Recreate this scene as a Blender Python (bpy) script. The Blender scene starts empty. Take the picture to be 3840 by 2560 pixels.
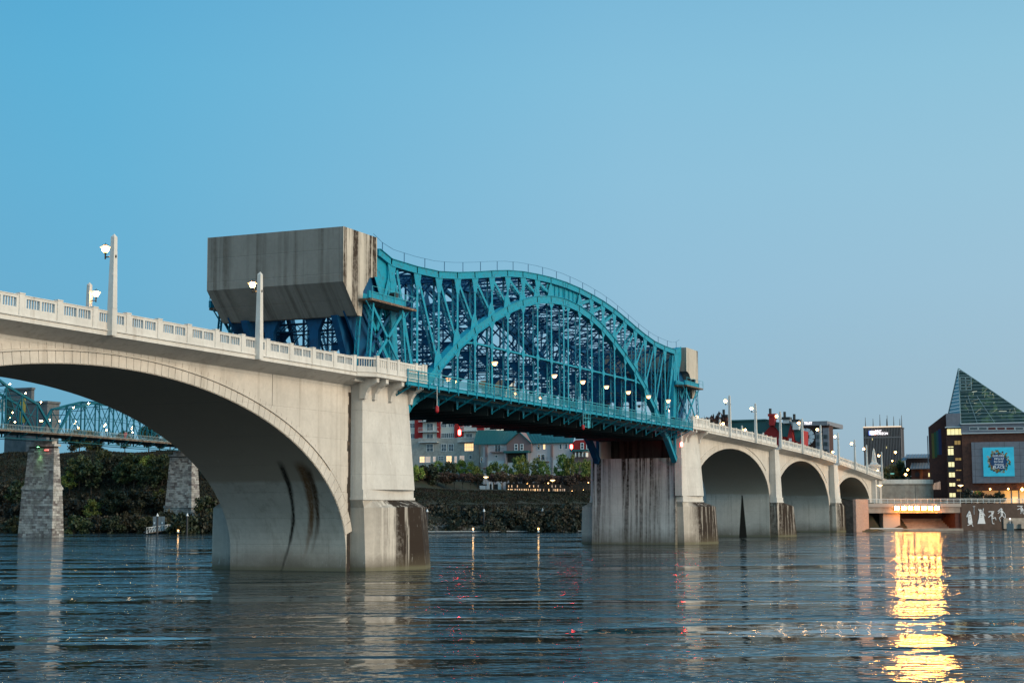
import bpy, math, random
import numpy as np
from mathutils import Vector, Matrix
R = math.radians
random.seed(7)
S = bpy.context.scene
C = S.collection

# ------------------------------------------------------------------ camera
CAM_H = 6.3
F_PX = 5700.0                      # focal length in pixels of a 3840 wide picture
def _cam():
    roll = .003
    c, q = math.cos(roll), math.sin(roll)
    dx, dy = 4350 - 1920, 1893 - 1280
    ux, uy = c * dx - q * dy, q * dx + c * dy
    pitch = math.atan2(uy, F_PX)
    b = math.atan2(ux, F_PX / math.cos(pitch))
    hd = Vector((math.cos(b), math.sin(b), 0)); rt = Vector((math.sin(b), -math.cos(b), 0)); up = Vector((0, 0, 1))
    fw = hd * math.cos(pitch) + up * math.sin(pitch)
    uv = -hd * math.sin(pitch) + up * math.cos(pitch)
    return fw, uv, rt, c, q
FW, UV, RT, CR, SR = _cam()
cd = bpy.data.cameras.new("camera"); cam = bpy.data.objects.new("camera", cd); C.objects.link(cam)
cd.sensor_width = 36; cd.sensor_fit = 'HORIZONTAL'; cd.lens = 36 * F_PX / 3840; cd.clip_start = .5; cd.clip_end = 5000
cr = RT * CR - UV * SR; cu = RT * SR + UV * CR
cam.matrix_world = Matrix(((cr.x, cu.x, -FW.x, 0), (cr.y, cu.y, -FW.y, 0), (cr.z, cu.z, -FW.z, CAM_H), (0, 0, 0, 1)))
S.camera = cam

# ------------------------------------------------------------------ sky and dusk light
SUN_DIR = Vector((-.13, -1.0, .46)).normalized()       # towards the afterglow behind the camera
w = bpy.data.worlds.new("World"); S.world = w; w.use_nodes = True
nt = w.node_tree; nt.nodes.clear()
sky = nt.nodes.new("ShaderNodeTexSky"); sky.sky_type = 'NISHITA'; sky.sun_disc = False
sky.sun_elevation = math.asin(SUN_DIR.z); sky.sun_rotation = math.atan2(SUN_DIR.x, SUN_DIR.y)
sky.altitude = 100; sky.air_density = 1.0; sky.dust_density = .5; sky.ozone_density = 3.5
# dusk gradient by height, warmer and brighter towards the afterglow, with the Nishita sky laid over it
tc = nt.nodes.new("ShaderNodeTexCoord"); sxyz = nt.nodes.new("ShaderNodeSeparateXYZ"); nt.links.new(tc.outputs["Generated"], sxyz.inputs[0])
asn = nt.nodes.new("ShaderNodeMath"); asn.operation = 'ARCSINE'; asn.use_clamp = False; nt.links.new(sxyz.outputs[2], asn.inputs[0])
mr = nt.nodes.new("ShaderNodeMapRange"); mr.inputs[2].default_value = R(90); nt.links.new(asn.outputs[0], mr.inputs[0])
rp = nt.nodes.new("ShaderNodeValToRGB"); el = rp.color_ramp.elements
STOPS = [(0, (.285, .40, .505)), (4, (.285, .445, .565)), (8, (.285, .485, .63)), (12, (.268, .505, .66)), (16, (.235, .50, .67)), (20, (.19, .455, .65)), (45, (.085, .31, .56)), (90, (.06, .23, .45))]
el[0].position = 0; el[0].color = (*STOPS[0][1], 1); el[1].position = 1; el[1].color = (*STOPS[-1][1], 1)
for d_, c_ in STOPS[1:-1]:
    e_ = el.new(d_ / 90); e_.color = (*c_, 1)
nt.links.new(mr.outputs[0], rp.inputs[0])
dt = nt.nodes.new("ShaderNodeVectorMath"); dt.operation = 'DOT_PRODUCT'; dt.inputs[1].default_value = Vector((SUN_DIR.x, SUN_DIR.y, 0)).normalized(); nt.links.new(tc.outputs["Generated"], dt.inputs[0])
az = nt.nodes.new("ShaderNodeMapRange"); az.inputs[1].default_value = -1; az.inputs[2].default_value = 1; nt.links.new(dt.outputs["Value"], az.inputs[0])
ra = nt.nodes.new("ShaderNodeValToRGB"); ea = ra.color_ramp.elements
AZ = [(-1, (.15, .31, .39)), (-.70, (.21, .405, .465)), (-.42, (.47, .495, .50)), (-.12, (.58, .53, .50)), (.3, (1.35, 1.06, .84)), (1, (1.5, 1.15, .86))]
ea[0].position = 0; ea[0].color = (*AZ[0][1], 1); ea[1].position = 1; ea[1].color = (*AZ[-1][1], 1)
for d_, c_ in AZ[1:-1]:
    e_ = ea.new((d_ + 1) / 2); e_.color = (*c_, 1)
nt.links.new(az.outputs[0], ra.inputs[0])
mu = nt.nodes.new("ShaderNodeMix"); mu.data_type = 'RGBA'; mu.blend_type = 'MULTIPLY'; mu.inputs[0].default_value = 1; mu.clamp_result = False
nt.links.new(rp.outputs[0], mu.inputs[6]); nt.links.new(ra.outputs[0], mu.inputs[7])
bgn = nt.nodes.new("ShaderNodeBackground"); bgn.inputs[1].default_value = .010; nt.links.new(sky.outputs[0], bgn.inputs[0])
bg2 = nt.nodes.new("ShaderNodeBackground"); bg2.inputs[1].default_value = 2.0; nt.links.new(mu.outputs[2], bg2.inputs[0])
ad = nt.nodes.new("ShaderNodeAddShader"); wo = nt.nodes.new("ShaderNodeOutputWorld")
nt.links.new(bgn.outputs[0], ad.inputs[0]); nt.links.new(bg2.outputs[0], ad.inputs[1]); nt.links.new(ad.outputs[0], wo.inputs[0])
sd = bpy.data.lights.new("afterglow_sun", 'SUN'); so = bpy.data.objects.new("afterglow_sun", sd); C.objects.link(so)
sd.energy = 2.95; sd.angle = R(30); sd.color = (1.0, .75, .50)
so.rotation_euler = (-SUN_DIR).to_track_quat('-Z', 'Y').to_euler()
so.location = (0, -50, 60)
S.view_settings.view_transform = 'Standard'; S.view_settings.look = 'None'
S.view_settings.exposure = 0.0; S.view_settings.gamma = 1; S.view_settings.use_curve_mapping = False
S.cycles.use_denoising = True
S.cycles.max_bounces = 6; S.cycles.diffuse_bounces = 2; S.cycles.glossy_bounces = 3; S.cycles.transmission_bounces = 4
S.cycles.transparent_max_bounces = 12; S.cycles.sample_clamp_indirect = 12; S.cycles.sample_clamp_direct = 0
S.cycles.use_light_tree = True; S.cycles.caustics_reflective = True

# ------------------------------------------------------------------ measuring helper: the point of a plane seen at a pixel of the photograph
def at(px, py, X=None, Y=None, Z=None):
    dx, dy = px - 1920, py - 1280
    ux, uy = CR * dx - SR * dy, SR * dx + CR * dy
    d = FW * F_PX + RT * ux - UV * uy
    if X is not None: t = X / d.x
    elif Y is not None: t = Y / d.y
    else: t = (Z - CAM_H) / d.z
    return Vector((d.x * t, d.y * t, CAM_H + d.z * t))

# ------------------------------------------------------------------ materials
MATS = {}
def pr(name, col, rough=.8, metal=0.0, emit=None, es=0.0, noise=None, bump=0.0, nscale=1.0, spec=None):
    """principled material; noise = (second colour, scale, low, high)"""
    m = bpy.data.materials.new(name); m.use_nodes = True; t = m.node_tree; b = t.nodes["Principled BSDF"]
    b.inputs["Base Color"].default_value = (*col, 1); b.inputs["Roughness"].default_value = rough; b.inputs["Metallic"].default_value = metal
    if spec is not None: b.inputs["Specular IOR Level"].default_value = spec
    if emit: b.inputs["Emission Color"].default_value = (*emit, 1); b.inputs["Emission Strength"].default_value = es
    if noise or bump:
        g = t.nodes.new("ShaderNodeNewGeometry")
    if noise:
        n = t.nodes.new("ShaderNodeTexNoise"); n.inputs["Scale"].default_value = noise[1]; n.inputs["Detail"].default_value = 5; n.inputs["Roughness"].default_value = .65
        t.links.new(g.outputs["Position"], n.inputs["Vector"])
        r = t.nodes.new("ShaderNodeMapRange"); r.inputs[1].default_value = noise[2]; r.inputs[2].default_value = noise[3]
        t.links.new(n.outputs[0], r.inputs[0])
        mx = t.nodes.new("ShaderNodeMix"); mx.data_type = 'RGBA'; mx.inputs[6].default_value = (*col, 1); mx.inputs[7].default_value = (*noise[0], 1)
        t.links.new(r.outputs[0], mx.inputs[0]); t.links.new(mx.outputs[2], b.inputs["Base Color"])
    if bump:
        n2 = t.nodes.new("ShaderNodeTexNoise"); n2.inputs["Scale"].default_value = nscale; n2.inputs["Detail"].default_value = 6
        t.links.new(g.outputs["Position"], n2.inputs["Vector"])
        bp = t.nodes.new("ShaderNodeBump"); bp.inputs["Strength"].default_value = bump; bp.inputs["Distance"].default_value = .1
        t.links.new(n2.outputs[0], bp.inputs["Height"]); t.links.new(bp.outputs[0], b.inputs["Normal"])
    MATS[name] = m
    return m

class NG:
    """small node graph writer for the weathered materials"""
    def __init__(s, m): s.t = m.node_tree
    def n(s, k, **kw):
        x = s.t.nodes.new(k)
        for a, b in kw.items(): setattr(x, a, b)
        return x
    def val(s, x, sock):
        if isinstance(x, (int, float)): sock.default_value = x
        elif isinstance(x, tuple): sock.default_value = (*x, 1) if len(sock.default_value) == 4 else x
        else: s.t.links.new(x, sock)
    def m(s, op, a, b=0.0, c=None, clamp=False):
        x = s.n("ShaderNodeMath", operation=op, use_clamp=clamp); s.val(a, x.inputs[0]); s.val(b, x.inputs[1])
        if c is not None: s.val(c, x.inputs[2])
        return x.outputs[0]
    def mix(s, f, a, b, mode='MIX'):
        x = s.n("ShaderNodeMix", data_type='RGBA', blend_type=mode); s.val(f, x.inputs[0]); s.val(a, x.inputs[6]); s.val(b, x.inputs[7]); return x.outputs[2]
    def rng(s, v, a, b, c=0.0, d=1.0):
        x = s.n("ShaderNodeMapRange"); s.val(v, x.inputs[0]); s.val(a, x.inputs[1]); s.val(b, x.inputs[2]); s.val(c, x.inputs[3]); s.val(d, x.inputs[4]); return x.outputs[0]
    def noise(s, vec, sc, det=5, rough=.6, scale3=None):
        if scale3:
            mp = s.n("ShaderNodeMapping"); mp.inputs["Scale"].default_value = scale3; s.t.links.new(vec, mp.inputs[0]); vec = mp.outputs[0]
        x = s.n("ShaderNodeTexNoise"); x.inputs["Scale"].default_value = sc; x.inputs["Detail"].default_value = det; x.inputs["Roughness"].default_value = rough
        s.t.links.new(vec, x.inputs["Vector"]); return x.outputs[0]

def concrete(name, base, stain=(.05, .042, .035), amount=.35, streak=.5, foot=0.0, top=None, forms=0.0, soffit=False, patch=0.0, cover=0.0, ax=(1, 1), side=False, brown_z=0.0):
    """cast concrete: blotches, rain streaks running down, a dirty foot near the water (foot = height), board marks"""
    m = bpy.data.materials.new(name); m.use_nodes = True; g = NG(m); b = m.node_tree.nodes["Principled BSDF"]
    geo = g.n("ShaderNodeNewGeometry"); P = geo.outputs["Position"]
    sx = g.n("ShaderNodeSeparateXYZ"); m.node_tree.links.new(P, sx.inputs[0]); X, Y, Z = sx.outputs
    big = g.noise(P, .22, 6, .65); fine = g.noise(P, 3.0, 6, .7)
    col = g.mix(g.rng(big, .35, .68), base, tuple(c * .78 for c in base))
    col = g.mix(g.rng(fine, .45, .75, 0, .35), col, tuple(c * .62 for c in base))
    st = g.noise(P, 1.0, 6, .62, (1.7 * ax[0], 1.7 * ax[1], .045))
    st2 = g.noise(P, 1.0, 5, .6, (5.2 * ax[0], 5.2 * ax[1], .16))
    wide = g.noise(P, 1.0, 3, .5, (.36 * ax[0], .36 * ax[1], .010))
    f = g.m('MULTIPLY', g.rng(st, .5 - .06 * streak, .66 - .06 * streak), g.rng(wide, .43 - cover, .56 - cover))
    f = g.m('ADD', f, g.m('MULTIPLY', g.rng(st2, .56, .74), .45 * streak), clamp=True)
    f = g.m('MULTIPLY', f, amount * 2.2, clamp=True); f = g.m('MULTIPLY', f, g.rng(g.noise(P, 1.6, 5, .7), .32, .62, .55, 1.0))
    if top is not None:                                  # dirt strongest just below this height
        f = g.m('MULTIPLY', f, g.rng(Z, top - 9, top, .8, 1.25), clamp=True)
    if side:                                             # the upstream corner of each pier base stays clean
        tco = g.n("ShaderNodeTexCoord"); sxo = g.n("ShaderNodeSeparateXYZ"); m.node_tree.links.new(tco.outputs["Object"], sxo.inputs[0])
        f = g.m('MULTIPLY', f, g.rng(g.m('ADD', sxo.outputs[0], g.m('MULTIPLY', big, 1.5)), -3.2, .3, .12, 1.0))
        f = g.m('ADD', f, g.m('MULTIPLY', g.m('MULTIPLY', g.rng(g.m('ADD', sxo.outputs[0], g.m('MULTIPLY', wide, 3.0)), -.2, 2.6), g.rng(st2, .36, .58, 1, .30)), .85), clamp=True)
    col = g.mix(f, col, stain)
    if brown_z:                                            # browner tone from this height upward
        col = g.mix(g.m('MULTIPLY', g.rng(g.m('ADD', Z, g.m('MULTIPLY', big, .5)), brown_z, brown_z + .35), .9), col, (.40, .335, .275))
    if forms:
        ln = g.m('MULTIPLY', g.rng(g.m('PINGPONG', Z, forms), .0, .05, 1, 0), g.rng(fine, .35, .6)); col = g.mix(g.m('MULTIPLY', ln, .35), col, tuple(c * .45 for c in base))
    if foot:
        fz = g.rng(g.m('ADD', Z, g.m('MULTIPLY', big, -2.2)), -.9, foot, 1, 0)
        col = g.mix(g.m('MULTIPLY', fz, .75), col, (.085, .068, .045))
        gz = g.rng(Z, .25, .5, 1, 0)
        col = g.mix(g.m('MULTIPLY', gz, .55), col, (.15, .145, .09))
    if patch:                                            # lime runs
        pn = g.noise(P, 1.0, 4, .7, (2.6, 2.6, .5)); lv = g.m('SINE', g.m('MULTIPLY', Z, 1.9))
        pf = g.m('MULTIPLY', g.rng(pn, .62, .70), g.rng(lv, .55, .95)); col = g.mix(g.m('MULTIPLY', pf, patch), col, (.7, .7, .68))
    if soffit:                                           # the two dark drips on the near pier's arch face
        wob = g.m('MULTIPLY', g.m('SUBTRACT', g.noise(P, 1.0, 4, .6, (.3, 1.5, .12)), .5), .55)
        gate_x = g.m('LESS_THAN', g.m('ABSOLUTE', g.m('SUBTRACT', X, 129)), 6)
        for a, k, ww, z1, z0, cc in ((81.9, -.36, .30, 10.9, 0, (.018, .015, .012)), (79.8, -.36, .75, 10.9, .8, (.17, .09, .045)), (79.0, -.34, .42, 10.4, 1.6, (.08, .045, .026))):
            yc = g.m('ADD', g.m('MULTIPLY', Z, k), a)
            dd = g.m('ABSOLUTE', g.m('SUBTRACT', g.m('ADD', Y, wob), yc))
            wz = g.rng(Z, z0, z1, .1, ww)
            mk = g.rng(dd, g.m('MULTIPLY', wz, .4), g.m('ADD', wz, .12), 1, 0)
            mk = g.m('MULTIPLY', mk, g.rng(Z, z1, z1 - .8, 0, 1)); mk = g.m('MULTIPLY', mk, g.rng(Z, z0, z0 + 4, .0 if z0 else .45, 1)); mk = g.m('MULTIPLY', mk, gate_x)
            mk = g.m('MULTIPLY', mk, g.rng(st2, .3, .55, .72, 1))
            col = g.mix(mk, col, cc)
    if soffit:                                           # tapering black run in the tall arch beyond
        dd = g.m('ABSOLUTE', g.m('SUBTRACT', Y, at(2785, 1950, X=312.5).y)); wz = g.rng(Z, 0, 8.6, .75, .05)
        mk = g.m('MULTIPLY', g.rng(dd, wz, g.m('ADD', wz, .15), 1, 0), g.m('MULTIPLY', g.m('GREATER_THAN', X, 308), g.m('LESS_THAN', X, 312.55))); mk = g.m('MULTIPLY', mk, g.m('LESS_THAN', Z, 8.6)); col = g.mix(mk, col, (.02, .017, .014))
    m.node_tree.links.new(col, b.inputs["Base Color"]); b.inputs["Roughness"].default_value = .88; b.inputs["Specular IOR Level"].default_value = .25
    h = g.m('ADD', g.m('MULTIPLY', fine, .6), g.m('MULTIPLY', big, .6))
    if forms:
        line = g.m('PINGPONG', Z, forms); h = g.m('ADD', h, g.m('MULTIPLY', g.rng(line, 0, .06), .8))
    bp = g.n("ShaderNodeBump"); bp.inputs["Strength"].default_value = .35; bp.inputs["Distance"].default_value = .06
    m.node_tree.links.new(h, bp.inputs["Height"]); m.node_tree.links.new(bp.outputs[0], b.inputs["Normal"])
    MATS[name] = m
    return m

M_CREAM = concrete("cream_concrete", (.62, .57, .52), stain=(.20, .16, .12), amount=.16, streak=.35, foot=1.5, forms=1.3, soffit=True, patch=.35)
M_SOFF = concrete("arch_soffit_concrete", (.60, .56, .515), stain=(.20, .16, .12), amount=.20, streak=.4, foot=1.5, forms=1.3, soffit=True, patch=.35, brown_z=8.9)
M_PARA = concrete("parapet_concrete", (.68, .65, .62), stain=(.22, .17, .13), amount=.16, streak=.3)
M_SHAFT = concrete("pier_shaft_concrete", (.62, .59, .56), stain=(.24, .20, .17), amount=.12, streak=.3, patch=.7, forms=1.6)
M_BASE = concrete("stained_base_concrete", (.56, .51, .46), stain=(.030, .020, .015), amount=1.0, streak=1.7, foot=.9, top=7.0, patch=.5, cover=.10, side=True)
M_WALLB = concrete("river_pier_concrete", (.56, .56, .55), stain=(.030, .022, .018), amount=.62, streak=1.3, foot=2.0, top=15, forms=2.4, cover=.01, ax=(0, 1))
M_POCK = concrete("grimy_pocket_concrete", (.13, .11, .095), stain=(.025, .02, .017), amount=.8, streak=1.2, cover=.06)  # base far darker than the other pier concrete, streaks on top
M_CW = concrete("counterweight_concrete", (.27, .255, .235), stain=(.075, .06, .048), amount=.30, streak=.7, forms=1.22, ax=(0, 1))
M_CWE = concrete("weathered_end_concrete", (.58, .52, .45), stain=(.04, .026, .018), amount=.8, streak=1.2, top=34, cover=.02, ax=(1, 0))
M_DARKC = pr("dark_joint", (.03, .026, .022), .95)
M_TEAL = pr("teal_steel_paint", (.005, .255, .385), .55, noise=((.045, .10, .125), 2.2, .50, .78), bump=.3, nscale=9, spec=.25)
M_TEAL_SHADE = pr("blue_steel_paint", (.004, .075, .185), .6, noise=((.010, .04, .10), 1.2, .45, .75), spec=.2)  # shaded copy of the teal paint: darkness of far and inner steel in the colour
M_TEALR = pr("pale_teal_rail_paint", (.03, .33, .42), .5, noise=((.1, .30, .34), 2, .5, .7))
M_DECK = pr("dark_deck_steel", (.012, .03, .035), .8)
M_RUST = pr("rusty_timber_edge", (.13, .075, .05), .9, noise=((.3, .22, .17), 2.5, .5, .65))
M_ASPH = pr("asphalt", (.05, .05, .05), .9)
M_GREENB = pr("green_truss_paint", (.006, .10, .145), .55, spec=.2)
M_GREENR = pr("galvanised_rail", (.26, .32, .33), .6)
M_TIMBER = pr("weathered_timber", (.20, .15, .11), .9, noise=((.08, .06, .05), 1.5, .4, .6))
M_BLACK = pr("black_metal", (.012, .012, .013), .4)
def lampm(name, col, s): return pr(name, (.8, .8, .8), .4, emit=col, es=s)
M_LAMP = lampm("warm_lamp_glass", (1.0, .50, .16), 60)
M_LAMPS = lampm("small_lamp_glass", (1.0, .50, .15), 20)
M_FLOOD = lampm("sodium_flood_lens", (1.0, .48, .10), 170)
M_SODIUM = lampm("sodium_lamp_glass", (1.0, .52, .12), 26)
M_RED = lampm("red_signal_glass", (1.0, .02, .015), 75)
M_GREEN = lampm("green_signal_glass", (.02, 1.0, .40), 300)
M_WIN_LIT = lampm("lit_window_glass", (1.0, .52, .13), 1.3)
M_WIN_YEL = lampm("lit_stair_glass", (1.0, .80, .22), .85)
M_SIGNW = lampm("white_sign_letters", (1.0, .92, .95), 2.0)
M_SIGNR = lampm("blue_sign_mark", (.15, .2, 1.0), 2.5)
M_SIGNO = lampm("orange_sign_mark", (1.0, .25, .06), 2.5)
M_GLASS = pr("window_glass", (.03, .06, .08), .08, spec=.9)
M_WHITE = pr("white_paint", (.75, .76, .78), .5)
M_RAILW = pr("pale_metal_rail", (.55, .58, .60), .45)

# ------------------------------------------------------------------ mesh builder
class MB:
    def __init__(s): s.v = []; s.f = []
    def quad(s, *p):
        i = len(s.v); s.v += [tuple(q) for q in p]; s.f.append(tuple(range(i, i + len(p))))
    def box(s, x0, y0, z0, x1, y1, z1):
        x0, x1 = min(x0, x1), max(x0, x1); y0, y1 = min(y0, y1), max(y0, y1); z0, z1 = min(z0, z1), max(z0, z1)
        i = len(s.v)
        s.v += [(x0, y0, z0), (x1, y0, z0), (x1, y1, z0), (x0, y1, z0), (x0, y0, z1), (x1, y0, z1), (x1, y1, z1), (x0, y1, z1)]
        s.f += [tuple(i + k for k in q) for q in ((0, 3, 2, 1), (4, 5, 6, 7), (0, 1, 5, 4), (1, 2, 6, 5), (2, 3, 7, 6), (3, 0, 4, 7))]
        return s
    def beam(s, a, b, w, d, up=(0, 1, 0), w2=None, d2=None):
        """box from a to b: w across (in the plane square to up), d along up"""
        a, b = Vector(a), Vector(b); u = (b - a)
        if u.length < 1e-6: return s
        u.normalize(); up = Vector(up)
        if abs(u.dot(up)) > .98: up = Vector((1, 0, 0))
        sd_ = u.cross(up).normalized(); up = sd_.cross(u).normalized()
        w2 = w if w2 is None else w2; d2 = d if d2 is None else d2
        i = len(s.v)
        for p, ww, dd in ((a, w, d), (b, w2, d2)):
            for e, h in ((-1, -1), (1, -1), (1, 1), (-1, 1)): s.v.append(tuple(p + sd_ * (e * ww / 2) + up * (h * dd / 2)))
        s.f += [tuple(i + k for k in q) for q in ((0, 1, 2, 3), (7, 6, 5, 4), (0, 4, 5, 1), (1, 5, 6, 2), (2, 6, 7, 3), (3, 7, 4, 0))]
        return s
    def laced(s, a, b, w, d, pitch=.75, t=.05, bw=.07):
        """riveted member in an XZ plane: a near and a far plate joined by zigzag lacing on both edges"""
        a, b = Vector(a), Vector(b); u = b - a; L = u.length; u.normalize(); sd_ = u.cross(Vector((0, 1, 0))).normalized()
        y = Vector((0, d / 2, 0))
        s.beam(a - y, b - y, w, t); s.beam(a + y, b + y, w, t)
        n = max(2, int(L / pitch))
        for e in (-1, 1):
            o = sd_ * (e * (w / 2 - .03))
            for k in range(n):
                p, q = a + u * (L * k / n), a + u * (L * (k + 1) / n); m_ = 1 if k % 2 else -1
                s.beam(p + o + y * m_, q + o - y * m_, .03, bw, up=tuple(u.cross(sd_)) if False else (0, 0, 1) if abs(u.z) < .7 else (1, 0, 0))
        return s
    def poly(s, pts, y0, y1):
        """prism of an XZ outline between two Y"""
        n = len(pts); i = len(s.v)
        s.v += [(p[0], y0, p[1]) for p in pts] + [(p[0], y1, p[1]) for p in pts]
        s.f.append(tuple(range(i, i + n))); s.f.append(tuple(range(i + 2 * n - 1, i + n - 1, -1)))
        for k in range(n): s.f.append((i + k, i + n + k, i + n + (k + 1) % n, i + (k + 1) % n))
        return s
    def polyx(s, pts, x0, x1):
        n = len(pts); i = len(s.v)
        s.v += [(x0, p[0], p[1]) for p in pts] + [(x1, p[0], p[1]) for p in pts]
        s.f.append(tuple(range(i + n - 1, i - 1, -1))); s.f.append(tuple(range(i + n, i + 2 * n)))
        for k in range(n): s.f.append((i + k, i + (k + 1) % n, i + n + (k + 1) % n, i + n + k))
        return s
    def loft(s, rings, cap=True):
        n = len(rings[0]); i = len(s.v)
        for r in rings: s.v += [tuple(p) for p in r]
        for j in range(len(rings) - 1):
            for k in range(n): s.f.append((i + j * n + k, i + j * n + (k + 1) % n, i + (j + 1) * n + (k + 1) % n, i + (j + 1) * n + k))
        if cap: s.f.append(tuple(range(i + n - 1, i - 1, -1))); s.f.append(tuple(range(i + (len(rings) - 1) * n, i + len(rings) * n)))
        return s
    def lathe(s, prof, c=(0, 0, 0), n=10):
        rings = [[(c[0] + r * math.cos(2 * math.pi * k / n), c[1] + r * math.sin(2 * math.pi * k / n), c[2] + z) for k in range(n)] for r, z in prof]
        return s.loft(rings)
    def tube(s, a, b, r, n=6, r2=None):
        a, b = Vector(a), Vector(b); u = (b - a).normalized(); p = u.orthogonal().normalized(); q = u.cross(p); r2 = r if r2 is None else r2
        s.loft([[tuple(c + (p * math.cos(2 * math.pi * k / n) + q * math.sin(2 * math.pi * k / n)) * rr) for k in range(n)] for c, rr in ((a, r), (b, r2))])
        return s
    def mesh(s, name, off=(0, 0, 0)):
        me = bpy.data.meshes.new(name); me.from_pydata([(v[0] - off[0], v[1] - off[1], v[2] - off[2]) for v in s.v], [], s.f); return me
def wloc(o):
    p = Vector((0, 0, 0))
    while o is not None: p += o.location; o = o.parent
    return p
def build(name, mb, mat, parent=None, label=None, kind=None, smooth=False):
    """link the builder's shapes, given in world coordinates, as one mesh object under its parent"""
    if isinstance(mb, MB):
        off = wloc(parent) if parent else (0, 0, 0)
        me = mb.mesh(name, off)
    else: me = mb
    if not me.materials: me.materials.append(mat)
    if smooth:
        for p in me.polygons: p.use_smooth = True
    o = bpy.data.objects.new(name, me); C.objects.link(o)
    if parent: o.parent = parent
    if label: o['label'] = label
    if kind: o['kind'] = kind
    return o
def place(name, me, parent, loc, rot=(0, 0, 0), scale=None, label=None):
    o = bpy.data.objects.new(name, me); C.objects.link(o); o.parent = parent
    o.location = Vector(loc) - wloc(parent) if parent else loc; o.rotation_euler = rot
    if scale: o.scale = scale
    if label: o['label'] = label
    return o
def thing(name, label, cat, loc, group=None, rz=0):
    o = bpy.data.objects.new(name, None); C.objects.link(o); o.location = loc; o.rotation_euler = (0, 0, rz)
    o.empty_display_size = .3
    o['label'] = label; o['category'] = cat
    if group: o['group'] = group
    return o
def tag(o, label, cat, group=None):
    o['label'] = label; o['category'] = cat
    if group: o['group'] = group
    return o
def dup(root, loc, label, rz=None):
    r = root.copy(); C.objects.link(r); r.location = loc; r['label'] = label
    if rz is not None: r.rotation_euler = (0, 0, rz)
    for ch in list(root.children):
        c = ch.copy(); C.objects.link(c); c.parent = r
        for g_ in list(ch.children):
            d = g_.copy(); C.objects.link(d); d.parent = c
    return r
def interp(x, pts):
    if x <= pts[0][0]: return pts[0][1]
    for (a, b), (c, d) in zip(pts, pts[1:]):
        if x <= c: return b + (d - b) * (x - a) / (c - a)
    return pts[-1][1]
def text_mesh(name, body, size, mat, mw, parent, align='LEFT', ext=.05, shear=0.0, sx=1.0):
    cu_ = bpy.data.curves.new(name, 'FONT'); cu_.body = body; cu_.size = size; cu_.extrude = ext; cu_.align_x = align; cu_.shear = shear; cu_.resolution_u = 3
    t = bpy.data.objects.new(name + "_tmp", cu_); C.objects.link(t); bpy.context.view_layer.update()
    me = bpy.data.meshes.new_from_object(t.evaluated_get(bpy.context.evaluated_depsgraph_get())); bpy.data.objects.remove(t); me.materials.clear(); me.materials.append(mat)
    if sx != 1.0: me.transform(Matrix.Diagonal((sx, 1, 1, 1)))
    o = bpy.data.objects.new(name, me); C.objects.link(o); o.parent = parent
    o.matrix_local = Matrix.Translation(-wloc(parent)) @ mw
    return o
# text that faces -X (towards the camera): its right is -Y, its up +Z
def facing_x(x, y, z): return Matrix(((0, 0, -1, x), (-1, 0, 0, y), (0, 1, 0, z), (0, 0, 0, 1)))

# ================================================================== THE CONCRETE APPROACHES
YS0, YS1 = 74.5, 88.0          # near and far face of the arches
YB0, YB1 = 72.72, 89.78        # balustrades
YM = 162.5                     # mirror sum: far = YM - near
DECK = [(-100, 19.25), (256, 19.25), (275.7, 18.95), (295.6, 18.68), (316.8, 18.33), (337, 17.95), (358, 17.4), (378.7, 16.6), (400.6, 15.7), (418, 14.9), (434.8, 14.1), (452, 13.4), (520, 12.8)]
def deckz(x): return interp(x, DECK)
POSTW = .56
def panel_mesh(L):
    m = MB(); T = .11
    m.box(0, -T, 0, L, T, .52); m.box(0, -T, 1.20, L, T, 1.38)
    ww = (L - .72) / 2
    for x in (0, .24 + ww, .48 + 2 * ww): m.box(x, -T, .52, x + .24, T, 1.20)
    for k in range(2):
        x0 = .24 + k * (ww + .24); n = 5
        for j in range(1, n): xx = x0 + ww * j / n; m.box(xx - .045, -.05, .52, xx + .045, .05, 1.20)
        m.box(x0, -.05, .52, x0 + ww, .05, .56)
    m.box(-.02, -T - .035, 1.38, L + .02, T + .035, 1.44)
    return m.mesh("balustrade_panel")
PANEL = panel_mesh(4.0 - POSTW); PANEL.materials.append(M_PARA)
pm = MB(); pm.box(-POSTW / 2, -.17, 0, POSTW / 2, .17, 1.50); pm.box(-POSTW / 2 - .02, -.20, 1.50, POSTW / 2 + .02, .20, 1.58)
POST = pm.mesh("balustrade_post"); POST.materials.append(M_PARA)

def cornice(root, x0, x1):
    xs = [x0]
    while xs[-1] < x1 - 2: xs.append(min(xs[-1] + 4.0, x1))
    if xs[-1] < x1: xs[-1] = x1
    prof = [(74.48, -.75), (73.6, -.42), (72.85, -.10), (72.60, 0), (72.60, .36), (72.50, .36), (72.50, .45)]
    prof = prof + [(YM - y, z) for y, z in reversed(prof)]
    m = MB(); rings = [[(x, y, deckz(x) + z) for y, z in prof] for x in xs]
    m.loft(rings); build("deck_cornice", m, M_PARA, root)
    r = MB(); r.loft([[(x, y, deckz(x) + z) for y, z in ((74.9, .40), (87.6, .40), (87.6, .454), (74.9, .454))] for x in xs]); build("roadway", r, M_ASPH, root)
def balustrade(root, posts, skip_last=False):
    for yy in (YB0, YB1):
        for i, x in enumerate(posts):
            place("balustrade_post", POST, root, (x, yy, deckz(x) + .45))
            if i < len(posts) - 1:
                x2 = posts[i + 1]; a = math.atan2(deckz(x2) - deckz(x), x2 - x); L = x2 - x - POSTW
                place("balustrade_panel", PANEL, root, (x + POSTW / 2, yy, deckz(x + POSTW / 2) + .45), (0, -a, 0), (L / (4.0 - POSTW), 1, 1))
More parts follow.
